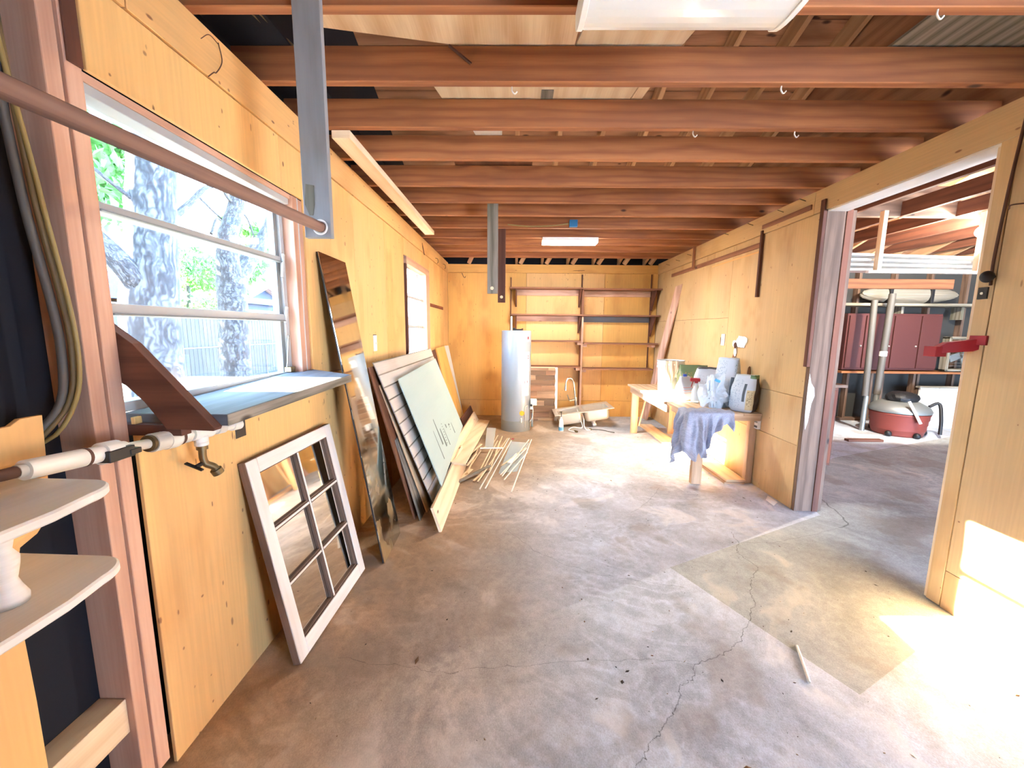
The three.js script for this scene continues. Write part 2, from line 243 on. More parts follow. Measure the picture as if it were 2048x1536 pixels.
{ // ---------------------------------------------------------------- left wall: framing, black felt, yellow plywood
  const w = struct('wall_left'), x0 = -1.215, x1 = -1.19;
  const felt = (a, b, c, d) => part(w, 'felt_sheet', bx(-1.215, x1, c, d, a, b), M.felt);
  felt(3.4, -1.07, 0, 2.5); felt(-1.07, -2.05, 0, 1.13); felt(-1.07, -2.05, 2.03, 2.5); felt(-2.05, -4.0, 0, 2.5); felt(-4.0, -4.86, 0, 1.15); felt(-4.0, -4.86, 2.06, 2.5); felt(-4.86, -6.6, 0, 2.5);
  const P = (z0, z1, y0, y1, m = M.yellow) => part(w, 'panel', bx(-1.097, -1.085, y0, y1, z0, z1, 1), m);
  P(-1.084, -2.7, 0, 1.142); P(-1.075, -1.9, 2.035, 2.258); P(-1.903, -2.083, 2.035, 2.258, M.yellow2); P(-2.086, -2.699, 1.146, 2.258, M.yellow2); P(-2.703, -3.32, 0, 2.258); P(-3.324, -3.87, 0, 2.258, M.yellow2);
  P(-3.874, -4.97, 2.1, 2.258); P(-3.874, -4.97, 0, 1.1, M.yellow2); P(-4.974, -6.31, 0, 2.258);
  // plywood patch with a scooped edge beyond the gap, nearest the camera
  const sc = [[0.775, 0], [0.778, 0.55], [0.776, 0.72], [0.782, 0.86], [0.795, 0.915], [0.828, 0.93], [0.85, 0.955], [0.862, 1.0], [0.866, 1.08], [0.872, 1.196], [0.83, 1.196], [0.812, 1.184], [0.1, 1.184], [0.1, 0]];
  part(w, 'panel', outline(sc, 0.012, [-1.097, 0, 0], [0, 0, -1], [0, 1, 0], 1), M.yellow);
  // studs: the doubled stud beside the window, others behind
  part(w, 'stud', bx(-1.19, -1.094, 0.04, 2.26, -0.985, -1.0225), M.pink); part(w, 'stud', bx(-1.19, -1.088, 0.04, 2.26, -1.026, -1.066), M.pink);
  for (const z of [-0.55, -0.15]) part(w, 'stud', bx(-1.19, -1.1, 0.04, 2.26, z, z - 0.04), M.stud);
  for (const z of [-2.4, -3.3]) part(w, 'stud', bx(-1.19, -1.098, 0.04, 2.26, z, z - 0.04), M.stud);
  part(w, 'bottom_plate', bx(-1.19, -1.1, 0, 0.04, 0.5, -0.984), M.stud);
  part(w, 'fire_block', bx(-1.19, -1.112, 0.23, 0.338, -0.6, -0.984), M.pale);
  part(w, 'closet_return', bx(-1.19, -0.62, 0, 2.42, -0.34, -0.36, 1), M.yellow2);
  // top plates: two lengths butted over the window
  part(w, 'top_plate', bx(-1.19, -1.078, 2.262, 2.42, 0.6, -1.195), M.yellow2); part(w, 'top_plate', bx(-1.19, -1.078, 2.262, 2.42, -1.2, -4.2), M.yellow); part(w, 'top_plate', bx(-1.19, -1.078, 2.262, 2.42, -4.203, -6.33), M.yellow2);
  part(w, 'knot_block', bx(-1.088, -1.082, 2.03, 2.21, -1.03, -1.066), M.darkwood);
  // hole cut for the pipe, bare strip where a shelf was, hooks
  part(w, 'pipe_hole', bx(-1.09, -1.083, 0.968, 1.045, -1.472, -1.53), M.black);
  part(w, 'bare_strip', bx(-1.086, -1.081, 1.672, 1.715, -5.0, -5.87), M.stud);
  part(w, 'hook', tube([[-1.08, 2.32, -5.35], [-1.05, 2.31, -5.35], [-1.045, 2.27, -5.36], [-1.06, 2.255, -5.37]], 0.004), M.brass);
  part(w, 'hook', tube([[-1.08, 2.33, -5.9], [-1.05, 2.32, -5.9], [-1.045, 2.28, -5.91], [-1.06, 2.265, -5.92]], 0.004), M.brass);
  part(w, 'nail', bar([-1.08, 2.36, -4.62], [-1.06, 2.23, -4.64], 0.008, 0.008), M.rust);
  part(w, 'wire_loop', tube([[-1.077, 2.40, -1.55], [-1.071, 2.398, -1.5], [-1.072, 2.36, -1.46]], 0.0012), M.rust);
  part(w, 'wire_loop', tube([[-1.077, 2.405, -1.55], [-1.066, 2.34, -1.545], [-1.073, 2.29, -1.52], [-1.066, 2.28, -1.5], [-1.073, 2.255, -1.48]], 0.0018), M.rust);
  // gable end above the plates keeps the attic dark on this side
  const gp = [[6.7, 2.42], [6.7, 2.62], [1.5, 4.36], [-3.5, 2.7], [-3.5, 2.42]];
  part(w, 'gable', outline(gp, 0.05, [-1.3, 0, 0], [0, 0, -1], [0, 1, 0], 1), M.felt);
}
{ // ---------------------------------------------------------------- back wall
  const w = struct('wall_back'), z = -6.32;
  const P = (x0, x1, y0, y1, m) => part(w, 'panel', bx(x0, x1, y0, y1, z - 0.012, z, 1), m);
  P(-1.086, 0.148, 0.262, 2.27, M.yellowB); P(0.151, 1.37, 0.262, 2.27, M.yellow); P(1.373, 2.2, 0.262, 2.27, M.yellowB); P(-1.086, 2.2, 0, 0.259, M.yellowB);
  part(w, 'top_plate', bx(-1.086, 2.2, 2.273, 2.40, z - 0.09, z + 0.004), M.yellowB);
  part(w, 'sheathing', bx(-1.3, 7.9, 0, 2.56, z - 0.2, z - 0.1), M.felt);
  part(w, 'hook', tube([[-0.86, 2.25, z], [-0.85, 2.25, z + 0.04], [-0.83, 2.2, z + 0.05], [-0.81, 2.19, z + 0.04], [-0.8, 2.21, z + 0.04]], 0.005), M.brass);
  part(w, 'nail', bar([0.85, 2.31, z], [1.05, 2.313, z + 0.01], 0.006, 0.006), M.rust);
}
{ // ---------------------------------------------------------------- right wall with the wide doorway
  const w = struct('wall_right'), x = 2.2;
  const P = (z0, z1, y0, y1, m = M.yellowR) => part(w, 'panel', bx(x, x + 0.012, y0, y1, z0, z1, 1), m);
  P(-3.0, -4.17, 0.9, 2.258); P(-3.0, -4.17, 0.52, 0.897); P(-3.0, -4.17, 0, 0.517); P(-4.173, -6.31, 1.54, 2.258); P(-4.173, -6.31, 0, 1.537); P(-1.882, -0.5, 0.203, 2.258); P(-1.882, -0.5, 0, 0.2); P(1.3, 3.3, 0, 2.258);
  part(w, 'top_plate', bx(x - 0.012, x + 0.13, 2.262, 2.42, -3.08, 3.3), M.yellowR); part(w, 'top_plate', bx(x - 0.012, x + 0.13, 2.262, 2.42, -3.083, -4.9), M.yellowR); part(w, 'top_plate', bx(x - 0.012, x + 0.13, 2.262, 2.42, -4.903, -6.32), M.yellowR);
  part(w, 'backing', bx(x + 0.013, x + 0.12, 0, 2.262, -3.0, -6.33), M.deck); part(w, 'backing', bx(x + 0.013, x + 0.12, 0, 2.262, -1.95, -0.5), M.deck);
  const N = [[2.385, -3.18], [2.375, -3.43], [2.377, -3.85], [2.39, -4.28], [2.34, -5.15], [2.33, -5.5], [2.33, -5.85]];
  for (const [y, z] of N) part(w, 'nail', bar([x - 0.012, y, z], [x - 0.075, y + 0.01, z + 0.02], 0.006, 0.006), M.brass);
  // brown battens left where a partition and shelves stood
  part(w, 'batten', bx(x - 0.026, x - 0.001, 1.14, 2.335, -2.962, -3.0), M.darkwood);
  part(w, 'batten', bx(x - 0.024, x - 0.0125, 2.3, 2.336, -3.1, -3.69), M.shelfwood);
  part(w, 'batten', bx(x - 0.026, x - 0.001, 1.71, 2.29, -3.675, -3.7), M.darkwood);
  part(w, 'batten', bx(x - 0.014, x, 2.15, 2.195, -3.72, -5.76), M.shelfwood);
  part(w, 'batten', bx(x - 0.035, x - 0.015, 2.16, 2.47, -5.02, -5.06), M.shelfwood);
  part(w, 'bare_patch', bx(x - 0.003, x, 2.11, 2.125, -3.72, -4.6), M.yellow2);
  part(w, 'corner_strip', bx(x - 0.002, x + 0.012, 0.005, 2.262, -1.885, -1.95), M.yellowR);
  part(w, 'cord', tube([[x - 0.016, 2.34, -1.86], [x - 0.017, 2.0, -1.88], [x - 0.016, 1.7, -1.89], [x - 0.017, 1.62, -1.885]], 0.006), M.rust);
  part(w, 'wire', tube([[x - 0.012, 1.95, -1.87], [x - 0.03, 1.96, -1.85], [x - 0.02, 1.955, -1.8]], 0.003), M.rust);
}
{ // door frame of the wide doorway
  const d = struct('door_1');
  part(d, 'jamb_board', bx(2.2, 2.335, 0, 2.262, -2.962, -2.995), M.jamb); part(d, 'jamb_board', bx(2.33, 2.42, 0, 2.262, -2.975, -3.05), M.jamb); part(d, 'stop_strip', bx(2.336, 2.38, 0, 2.262, -2.955, -2.974), M.darkwood);
  part(d, 'jamb_paint', outline([[2.202, 0.78], [2.201, 1.0], [2.204, 1.09], [2.222, 1.02], [2.25, 0.98], [2.258, 0.92], [2.24, 0.86], [2.23, 0.72], [2.215, 0.66]], 0.002, [0, 0, -2.9625], [1, 0, 0], [0, 1, 0], 1, 0.0004), M.whitepaint);
  part(d, 'head_board', bx(2.2, 2.34, 2.25, 2.262, -1.95, -2.96), M.whitepaint);
  part(d, 'jamb_board', bx(2.213, 2.34, 0, 2.25, -1.952, -1.975), M.pale);
}
{ // ---------------------------------------------------------------- front wall behind the camera: wide open garage doorways
  const w = struct('wall_front');
  part(w, 'panel', bx(-1.3, 2.3, 0, 2.5, 3.3, 3.4), M.yellow); part(w, 'panel', bx(-1.3, 8, 2.3, 2.7, 3.3, 3.4), M.yellow); part(w, 'panel', bx(7.5, 8, 0, 2.3, 3.3, 3.4), M.felt);
}
{ // ---------------------------------------------------------------- ceiling: joists, rafters, roof boards, sheets stored above
  const c = struct('ceiling'), JZ = [2.8, 2.4, 2, 1.6, 1.2, 0.8, 0.4, 0, -0.4, -0.78, -1.04, -1.41, -1.795, -2.172, -2.553, -2.99, -3.365, -3.745, -4.17, -4.615, -4.965, -5.385, -5.83];
  for (const z of JZ) part(c, 'joist', bx(-1.2, 2.42, 2.42 + rr(-0.002, 0.003), 2.556, z - 0.038, z, 0, 0.003), rnd() < 0.6 ? M.joist : M.joist2);
  const yr = (z) => 4.55 + 0.333 * z; // underside of the rafters
  const XR = []; for (let i = -3; i < 17; i++) XR.push(1.19 + 0.4 * i);
  for (const x of XR) part(c, 'rafter', bar([x, yr(-6.6) + 0.07, -6.6], [x, yr(-1.3) + 0.07, -1.3], 0.04, 0.14, [0, 1, 0]), M.rafter);
  for (let k = 0; k < 30; k++) { const z0 = -6.62 + k * 0.18, z1 = z0 + 0.176; part(c, 'roof_board', sheet([-1.3, yr(z0) + 0.166, z0], [-1.3, yr(z1) + 0.166, z1], [8, yr(z1) + 0.166, z1], [8, yr(z0) + 0.166, z0], 0.02, 1), M.deck); }
  part(c, 'roof_slope', sheet([-1.3, 4.2, -1.35], [-1.3, 2.6, 3.7], [8, 2.6, 3.7], [8, 4.2, -1.35], 0.03), M.deck);
  part(c, 'roof_underlay', sheet([-1.4, yr(-6.8) + 0.2, -6.8], [-1.4, yr(-1.2) + 0.2, -1.2], [8.1, yr(-1.2) + 0.2, -1.2], [8.1, yr(-6.8) + 0.2, -6.8], 0.02), M.felt);
  // sheets lying loose across the joists
  const ply = (pts, m, y = 2.56) => part(c, 'attic_board', outline(pts.map(([x, z]) => [x, -z]), 0.012, [0, y, 0], [1, 0, 0], [0, 0, -1], 1), m);
  ply([[-0.83, -1.2], [-0.80, -1.7], [-0.2, -1.812], [0.225, -1.83], [0.26, -1.2]], M.plyattic);
  ply([[0.262, -1.65], [0.225, -1.85], [0.66, -1.85], [0.70, -1.65]], M.pale, 2.562);
  ply([[-0.43, -2.0], [-0.385, -2.21], [0.56, -2.21], [0.58, -2.0]], M.pale);
  ply([[0.585, -2.0], [0.565, -2.2], [0.62, -2.2], [0.64, -2.0]], M.plyattic);
  ply([[-0.29, -2.4], [-0.26, -2.56], [-0.1, -2.56], [-0.09, -2.4]], M.whitepaint);
  ply([[-0.45, -2.9], [-0.45, -3.02], [0.1, -3.02], [0.1, -2.9]], M.brownpanel);
  ply([[1.52, -1.1], [1.52, -1.83], [2.2, -1.83], [2.2, -1.1]], M.greywood);
  part(c, 'grey_patch', bx(0.11, 0.17, 2.556, 2.559, -2.1, -2.18), M.greywood);
  part(c, 'attic_hatch', bx(-1.2, -0.95, 2.556, 2.6, -1.0, -6.2), M.felt);
  part(c, 'attic_light_block', outline([[6.6, 2.42], [6.6, 2.55], [1.3, 4.3], [0, 4.3], [0, 2.42]], 0.02, [2.43, 0, 0], [0, 0, -1], [0, 1, 0], 0), M.deck);  // invented divider, put in to keep side-room light out of the attic
  // short lookouts over the back plate, seen as pale stubs
  for (let i = 0; i < 8; i++) { const x = -0.75 + i * 0.4; part(c, 'lookout', bar([x, 2.41, -6.3], [x + 0.09, 2.56, -6.22], 0.04, 0.06, [1, 0, 0]), M.rafter); }
  for (const [x, z] of [[1.33, -1.42], [1.1, -1.82], [0.9, -2.2], [1.42, -2.2], [-0.03, -1.83]]) part(c, 'hook', tube([[x, 2.42, z], [x, 2.405, z], [x + 0.012, 2.392, z], [x + 0.022, 2.402, z]], 0.003, 12, 6), M.whitepaint);
  part(c, 'wire', tube([[-0.29, 2.555, -1.795], [-0.22, 2.5, -1.79], [-0.2, 2.485, -1.79]], 0.006), M.rust);
}
{ // 2x4 nailed flat under the joists beside the left wall
  settle((() => { const t = thing('ceiling_batten', 'pale timber nailed under the joists parallel to the left wall', 'timber'); part(t, 'board', bx(-0.975, -0.878, 2.38, 2.419, -2.2, -4.32), M.pale); return t; })());
}
// ---------------------------------------------------------------- windows
function windowUnit(name, x, zn, zf, y0, y1, bars) { // aluminium window of stacked awning lights in the plane x
  const w = struct(name), f = 0.03;
  const A = (a, b, c, d, n = 'frame', m = M.alu, t = 0.05) => part(w, n, bx(x - t / 2, x + t / 2, a, b, c, d), m);
  A(y0, y1, zn, zn - f); A(y0, y1, zf + f, zf); A(y1 - f, y1, zn - f, zf + f); A(y0, y0 + f, zn - f, zf + f);
  A(y0 + f, y1 - f, zf + f + 0.03, zf + f, 'track', M.aludark, 0.03);
  for (const [y, h] of bars) { const b = part(w, 'sash_rail', bx(x - 0.022, x + 0.028, y - h / 2, y + h / 2, zn - f, zf + f, 2), M.alu); part(b, 'rail_lip', bx(x + 0.026, x + 0.036, y - h / 2, y - h / 2 + 0.006, zn - f, zf + f, 2), M.aludark); }
  const ys = [y0 + f, ...bars.map((b) => b[0]), y1 - f];
  for (let i = 0; i + 1 < ys.length; i++) part(w, 'pane', bx(x - 0.003, x + 0.001, ys[i], ys[i + 1], zn - f, zf + f), M.glass);
  return w;
}
{
  const w = windowUnit('window_1', -1.165, -1.08, -1.985, 1.15, 2.02, [[1.446, 0.034], [1.722, 0.026]]);
  part(w, 'head_trim', bx(-1.19, -1.1, 2.012, 2.034, -1.067, -2.08, 2), M.pink); part(w, 'head_trim', bx(-1.15, -1.105, 1.985, 2.012, -1.07, -1.985, 2), M.alu);
  part(w, 'side_trim', bx(-1.19, -1.09, 1.15, 2.03, -1.99, -2.032), M.pink); part(w, 'side_trim', bx(-1.19, -1.094, 1.15, 2.03, -2.04, -2.083), M.pink); part(w, 'side_bead', bx(-1.15, -1.089, 1.15, 2.03, -2.032, -2.04), M.alu);
  part(w, 'operator_arm', bar([-1.14, 1.19, -1.94], [-1.13, 1.36, -1.955], 0.012, 0.006, [1, 0, 0]), M.aludark); part(w, 'operator_arm', bar([-1.135, 1.42, -1.945], [-1.13, 1.5, -1.955], 0.014, 0.012, [1, 0, 0]), M.alu); part(w, 'operator_arm', bar([-1.135, 1.64, -1.945], [-1.13, 1.75, -1.955], 0.014, 0.012, [1, 0, 0]), M.alu);
  part(w, 'operator', bx(-1.15, -1.115, 1.18, 1.205, -1.93, -1.97), M.brass);
}
{
  const w = windowUnit('window_2', -1.16, -4.0, -4.86, 1.1, 2.06, [[1.42, 0.03], [1.73, 0.026]]);
  part(w, 'head_trim', bx(-1.16, -1.077, 2.03, 2.1, -3.945, -4.95, 2), M.pink); part(w, 'side_trim', bx(-1.16, -1.077, 1.1, 2.03, -4.775, -4.95), M.pink); part(w, 'side_trim', bx(-1.16, -1.082, 1.1, 2.03, -3.945, -3.975), M.darkwood);
  part(w, 'window_sill', bx(-1.16, -1.06, 1.1, 1.125, -3.95, -4.95), M.whitepaint);
}
{ // weathered shelf board at the near window, its brace and cleat
  const t = thing('window_shelf', 'deep weathered board shelf fixed below the near window', 'shelf');
  part(t, 'board', outline([[1.106, -1.14], [1.105, -0.835], [1.9, -0.806], [2.075, -1.083], [1.985, -1.084], [1.985, -1.14]].map(([z, x]) => [z, x]), 0.034, [0, 1.113, 0], [0, 0.0325, -1], [1, 0, 0], 0, 0.002), M.sill);
  part(t, 'front_edge', sheet([-0.832, 1.1145, -1.105], [-0.803, 1.14, -1.9], [-0.803, 1.174, -1.9], [-0.832, 1.148, -1.105], 0.003), M.greywood, 'bare brown front edge');
  part(t, 'cleat', bx(-1.14, -0.95, 1.09, 1.122, -1.08, -1.115), M.darkwood);
  const br = part(t, 'brace', outline([[-1.13, 1.41], [-1.055, 1.352], [-0.848, 1.116], [-0.852, 1.108], [-0.985, 1.112], [-1.04, 1.19], [-1.085, 1.235], [-1.13, 1.26]], 0.03, [0, 0, -1.102], [1, 0, 0], [0, 1, 0], 0), M.darkwood);
  settle(t);
}
// ---------------------------------------------------------------- light fittings
{
  const t = thing('fluorescent_light', 'large white wraparound ceiling light at the top of the picture', 'ceiling light');
  const prof = []; for (let i = 0; i <= 14; i++) { const a = Math.PI * (1 - i / 14); prof.push([0.132 * Math.cos(a), -0.066 * Math.pow(Math.sin(a), 0.6)]); }
  part(t, 'lens', outline(prof, 0.6, [0.195, 2.392, -1.29], [0, 0, -1], [0, 1, 0], 0), std({ color: new THREE.Color('#dcdedb'), roughness: 0.12 }));
  const cap = prof.map(([a, b]) => [a * 1.02, b * 1.05 - 0.001]); cap.push([0.135, 0.018], [-0.135, 0.018]);
  for (const x of [0.18, 0.795]) part(t, 'end_cap', outline(cap, 0.018, [x, 2.392, -1.29], [0, 0, -1], [0, 1, 0], 0), M.white);
  part(t, 'housing', bx(0.195, 0.8, 2.4, 2.418, -1.15, -1.4), M.white);
  settle(t);
}
{
  const t = thing('fluorescent_light', 'small lit strip light under the far joists', 'ceiling light');
  part(t, 'housing', bx(0.28, 0.9, 2.385, 2.42, -4.56, -4.72), M.white);
  const lens = part(t, 'lit_lens', bx(0.285, 0.895, 2.362, 2.385, -4.565, -4.715), std({ color: new THREE.Color('#ffffff'), emissive: new THREE.Color(1, 0.96, 0.88), emissiveIntensity: 2.2, roughness: 0.4 }));
  settle(t);
  const l = new THREE.RectAreaLight(new THREE.Color(1, 0.96, 0.88), 6, 0.6, 0.14); l.position.set(0.59, 2.358, -4.64); l.rotation.x = -Math.PI / 2; l.castShadow = true; scene.add(l);
}
{
  const t = thing('junction_box', 'small blue electrical box above the far strip light', 'electrical box');
  part(t, 'box', bx(0.52, 0.6, 2.425, 2.49, -4.125, -4.165), std({ color: new THREE.Color('#1f6f9e'), roughness: 0.5 }));
  part(t, 'cable', tube([[0.52, 2.46, -4.15], [0.35, 2.435, -4.14], [0.1, 2.428, -4.14], [-0.1, 2.445, -4.15]], 0.006), M.cable); settle(t);
}
// ---------------------------------------------------------------- closet rod and hanging boards
{
  const t = thing('hanging_board', 'grey painted board hung from the joists, carrying the near end of the rod', 'board');
  part(t, 'board', bx(-0.722, -0.632, 1.703, 2.52, -1.387, -1.409), M.paintedgrey);
  part(t, 'bare_spot', outline([[-0.712, 1.85], [-0.716, 1.81], [-0.702, 1.775], [-0.69, 1.775], [-0.683, 1.81], [-0.682, 1.87], [-0.71, 1.875]], 0.002, [0, 0, -1.3875], [1, 0, 0], [0, 1, 0], 1, 0.0004), M.greywood);
  part(t, 'socket_ring', new THREE.TorusGeometry(0.022, 0.004, 8, 24).translate(-0.668, 1.737, -1.386), M.whitepaint); settle(t);
}
one('closet_rod', 'round wooden closet rod crossing in front of the near window', 'rod', uvBox(cyl([-0.71, 1.716, -0.35], [-0.668, 1.737, -1.386], 0.0172, 0.0172, 24), 2), M.rod);
{
  const a = thing('hanging_board', 'weathered grey board hanging above the water heater', 'board');
  part(a, 'board', bx(-0.251, -0.162, 1.698, 2.5, -3.404, -3.426), M.greywood); part(a, 'bolt', cyl([-0.211, 1.742, -3.404], [-0.211, 1.742, -3.396], 0.015, 0.012, 12), M.pale); settle(a);
  const b = thing('hanging_board', 'narrow reddish brown board hanging beside the weathered grey one', 'board');
  part(b, 'board', bx(-0.2, -0.121, 1.677, 2.5, -4.209, -4.231), M.darkwood); part(b, 'bolt', cyl([-0.161, 1.734, -4.209], [-0.161, 1.734, -4.2], 0.016, 0.013, 12), M.pale); settle(b);
}
// ---------------------------------------------------------------- cables, pipe and tiered shelf at the left edge
for (const [label, m, r, pts] of [
  ['yellow sheathed cable, brightest of the bundle by the stud', M.cable, 0.005, [[-1.1, 2.5, -0.9], [-1.115, 2.1, -0.915], [-1.1, 1.7, -0.945], [-1.075, 1.34, -0.955], [-1.09, 1.22, -0.95], [-1.13, 1.13, -0.925], [-1.16, 1.11, -0.9]]],
  ['dark thick cable at the left of the bundle by the stud', M.cablegrey, 0.009, [[-1.12, 2.5, -0.90], [-1.13, 2.1, -0.915], [-1.125, 1.7, -0.93], [-1.105, 1.34, -0.945], [-1.12, 1.2, -0.935], [-1.16, 1.12, -0.89]]],
  ['dull brown cable in the middle of the bundle by the stud', std({ color: new THREE.Color('#6a5531'), roughness: 0.6 }), 0.006, [[-1.095, 2.5, -0.915], [-1.115, 2.1, -0.925], [-1.11, 1.7, -0.94], [-1.09, 1.34, -0.955], [-1.105, 1.21, -0.945], [-1.15, 1.115, -0.9]]],
]) one('electrical_cable', label, 'cable', tube(pts, r, 60, 10), m);
{
  const t = thing('water_pipe', 'white plastic water pipe with valve along the left wall', 'pipe'), a = V(-1.0, 1.108, -0.745), b = V(-1.0, 1.051, -1.385), at = (k) => a.clone().lerp(b, k).toArray();
  const seg = (k0, k1, r, n, m = M.pvc) => part(t, n, uvBox(cyl(at(k0), at(k1), r, r, 24), 2), m);
  part(t, 'pipe', uvBox(merge(cyl(at(0), at(1), 0.0135, 0.0135, 20), tube([at(0.97), [-1.005, 1.051, -1.38], [-1.03, 1.049, -1.42], [-1.07, 1.04, -1.465], [-1.1, 1.032, -1.49]], 0.0135, 20, 14)), 2), M.pvc);
  part(t, 'elbow_fitting', tube([at(0.01), [-1.0, 1.112, -0.71], [-1.015, 1.125, -0.69], [-1.03, 1.16, -0.685]], 0.012, 16, 10), M.rust);
  seg(0.02, 0.19, 0.021, 'coupling'); seg(0.19, 0.2, 0.0222, 'glue_ring', M.rust); seg(0.2, 0.34, 0.02, 'valve_body'); seg(0.25, 0.31, 0.027, 'valve_body');
  seg(0.44, 0.455, 0.0225, 'glue_ring', M.brass); seg(0.455, 0.58, 0.026, 'union_nut'); seg(0.52, 0.57, 0.028, 'union_nut'); seg(0.585, 0.6, 0.024, 'glue_ring', M.rust); seg(0.6, 0.64, 0.022, 'union_nut');
  seg(0.66, 0.78, 0.021, 'tee'); part(t, 'tee', cyl(at(0.72), V(...at(0.72)).add(V(0, -0.042, 0)).toArray(), 0.02, 0.019, 20), M.pvc); seg(0.82, 0.87, 0.018, 'coupling'); seg(0.93, 0.99, 0.018, 'coupling');
  const h = at(0.27); part(t, 'valve_handle', merge(bx(h[0] - 0.012, h[0] + 0.03, h[1] - 0.02, h[1] + 0.008, h[2] - 0.045, h[2] + 0.02), bx(h[0] + 0.012, h[0] + 0.032, h[1] - 0.016, h[1] - 0.002, h[2] - 0.06, h[2] - 0.03)), M.black, 'black valve handle');
  const f = V(...at(0.72)).add(V(0, -0.042, 0)); const F = (x, y, z) => [f.x + x, f.y + y, f.z + z];
  const fa = part(t, 'faucet', merge(cyl(F(0, 0, 0), F(0, -0.014, 0), 0.016, 0.016, 6), tube([F(0, -0.01, 0), F(0, -0.045, 0), F(0.004, -0.062, -0.004), F(0.016, -0.078, -0.02), F(0.02, -0.095, -0.028)], 0.011, 20, 12), cyl(F(0.018, -0.088, -0.024), F(0.022, -0.104, -0.03), 0.017, 0.017, 16)), M.brass, 'dull brass hose tap');
  part(fa, 'tap_handle', merge(cyl(F(0, -0.058, 0.002), F(-0.002, -0.062, 0.03), 0.007, 0.007, 10), bar(F(-0.03, -0.048, 0.034), F(0.02, -0.072, 0.03), 0.012, 0.006)), M.black);
  settle(t);
}
{
  const t = thing('tiered_shelf', 'small white two-tier shelf with turned spindle at the left edge', 'shelf');
  const S = (y) => { const pts = [[0.3, -1.084], [0.79, -1.084]], c = []; for (let i = 0; i <= 10; i++) { const a = (i / 10) * Math.PI / 2; c.push([0.715 + 0.07 * Math.cos(a), -0.885 + 0.07 * Math.sin(a)]); } return [...pts, ...c, [0.64, -0.80], [0.56, -0.797], [0.3, -0.80]]; };
  for (const y of [1.08, 0.908]) part(t, 'shelf_board', outline(S(y), 0.02, [0, y, 0], [0, 0, -1], [1, 0, 0], 0, 0.004), M.whitepaint);
  part(t, 'spindle', lathe([[0, 0], [0.026, 0], [0.027, 0.012], [0.02, 0.03], [0.016, 0.045], [0.021, 0.07], [0.0225, 0.085], [0.015, 0.1], [0.018, 0.115], [0.024, 0.135], [0.024, 0.15], [0, 0.15]], 28).translate(-0.897, 0.909, -0.628), M.whitepaint);
  part(t, 'scroll_bracket', outline([[0.3, 0.91], [0.3, 1.06], [0.85, 1.06], [0.845, 1.02], [0.83, 0.98], [0.80, 0.945], [0.77, 0.93], [0.7, 0.91]], 0.018, [-1.085, 0, 0], [0, 0, -1], [0, 1, 0], 0), M.yellow2);
  settle(t);
}
{ const t = thing('attic_rod', 'pair of thin brass rods lying across the joists at top left', 'rod'); for (const k of [0, 1]) part(t, 'rod', cyl([-1.02 + 0.025 * k, 2.55, -1.38], [-0.98 + 0.03 * k, 2.57, -1.84], 0.007, 0.007, 8), M.brass); settle(t); }
// ---------------------------------------------------------------- things leaning on the left wall
{ // six-light sash with mirror glass; built upright in its own plane, then leaned
  const t = thing('salvaged_window', 'white six-pane window sash leaning low against the left wall', 'window'), W = 0.67, Hh = 0.885, s = 0.062, d = 0.036;
  const B = (a, b, c, e, n, m, z0 = 0, z1 = d, p = t) => part(p, n, bx(a, b, c, e, z0, z1), m);
  const f = d - 0.006; // bare brown timber behind, painted white on the face only
  for (const [a, b, c, e, n] of [[0, s, 0, Hh, 'stile'], [W - s, W, 0, Hh, 'stile'], [s, W - s, 0, s * 1.15, 'rail'], [s, W - s, Hh - s, Hh, 'rail']]) { const p = B(a, b, c, e, n, M.jamb, 0, f); B(a + 0.001, b - 0.001, c + 0.001, e - 0.001, 'painted_face', M.whitepaint, f, d, p); }
  const x0 = s, x1 = W - s, y0 = s * 1.15, y1 = Hh - s, cx = (x0 + x1) / 2, ph = (y1 - y0) / 3;
  const mun = (a, b, c, e) => { const p = B(a, b, c, e, 'muntin', M.jamb, 0.006, f); B(a + 0.003, b - 0.003, c + 0.003, e - 0.003, 'painted_face', M.whitepaint, f, f + 0.003, p); };
  mun(cx - 0.008, cx + 0.008, y0, y1);
  for (const k of [1, 2]) for (const [a, b] of [[x0, cx - 0.008], [cx + 0.008, x1]]) mun(a, b, y0 + ph * k - 0.008, y0 + ph * k + 0.008);
  for (const [a, b] of [[x0, cx - 0.008], [cx + 0.008, x1]]) for (let k = 0; k < 3; k++) {
    const c = y0 + ph * k + (k ? 0.008 : 0), e = y0 + ph * (k + 1) - (k < 2 ? 0.008 : 0), p = B(a, b, c, e, 'pane', M.pane, 0.008, 0.012);
    B(a, a + 0.006, c, e, 'bead', M.jamb, 0.012, 0.026, p); B(b - 0.006, b, c, e, 'bead', M.jamb, 0.012, 0.026, p); B(a, b, c, c + 0.006, 'bead', M.jamb, 0.012, 0.026, p); B(a, b, e - 0.006, e, 'bead', M.jamb, 0.012, 0.026, p);
  }
  const X = V(0.012, -0.004, -0.66).normalize(), Y0 = V(-0.165, 0.86, 0), Z = X.clone().cross(Y0).normalize(), Y = Z.clone().cross(X);
  t.userData.kind = 'thing'; t.quaternion.setFromRotationMatrix(new THREE.Matrix4().makeBasis(X, Y, Z)); t.position.set(-0.883, 0.007, -1.456).addScaledVector(Z, -d);
}
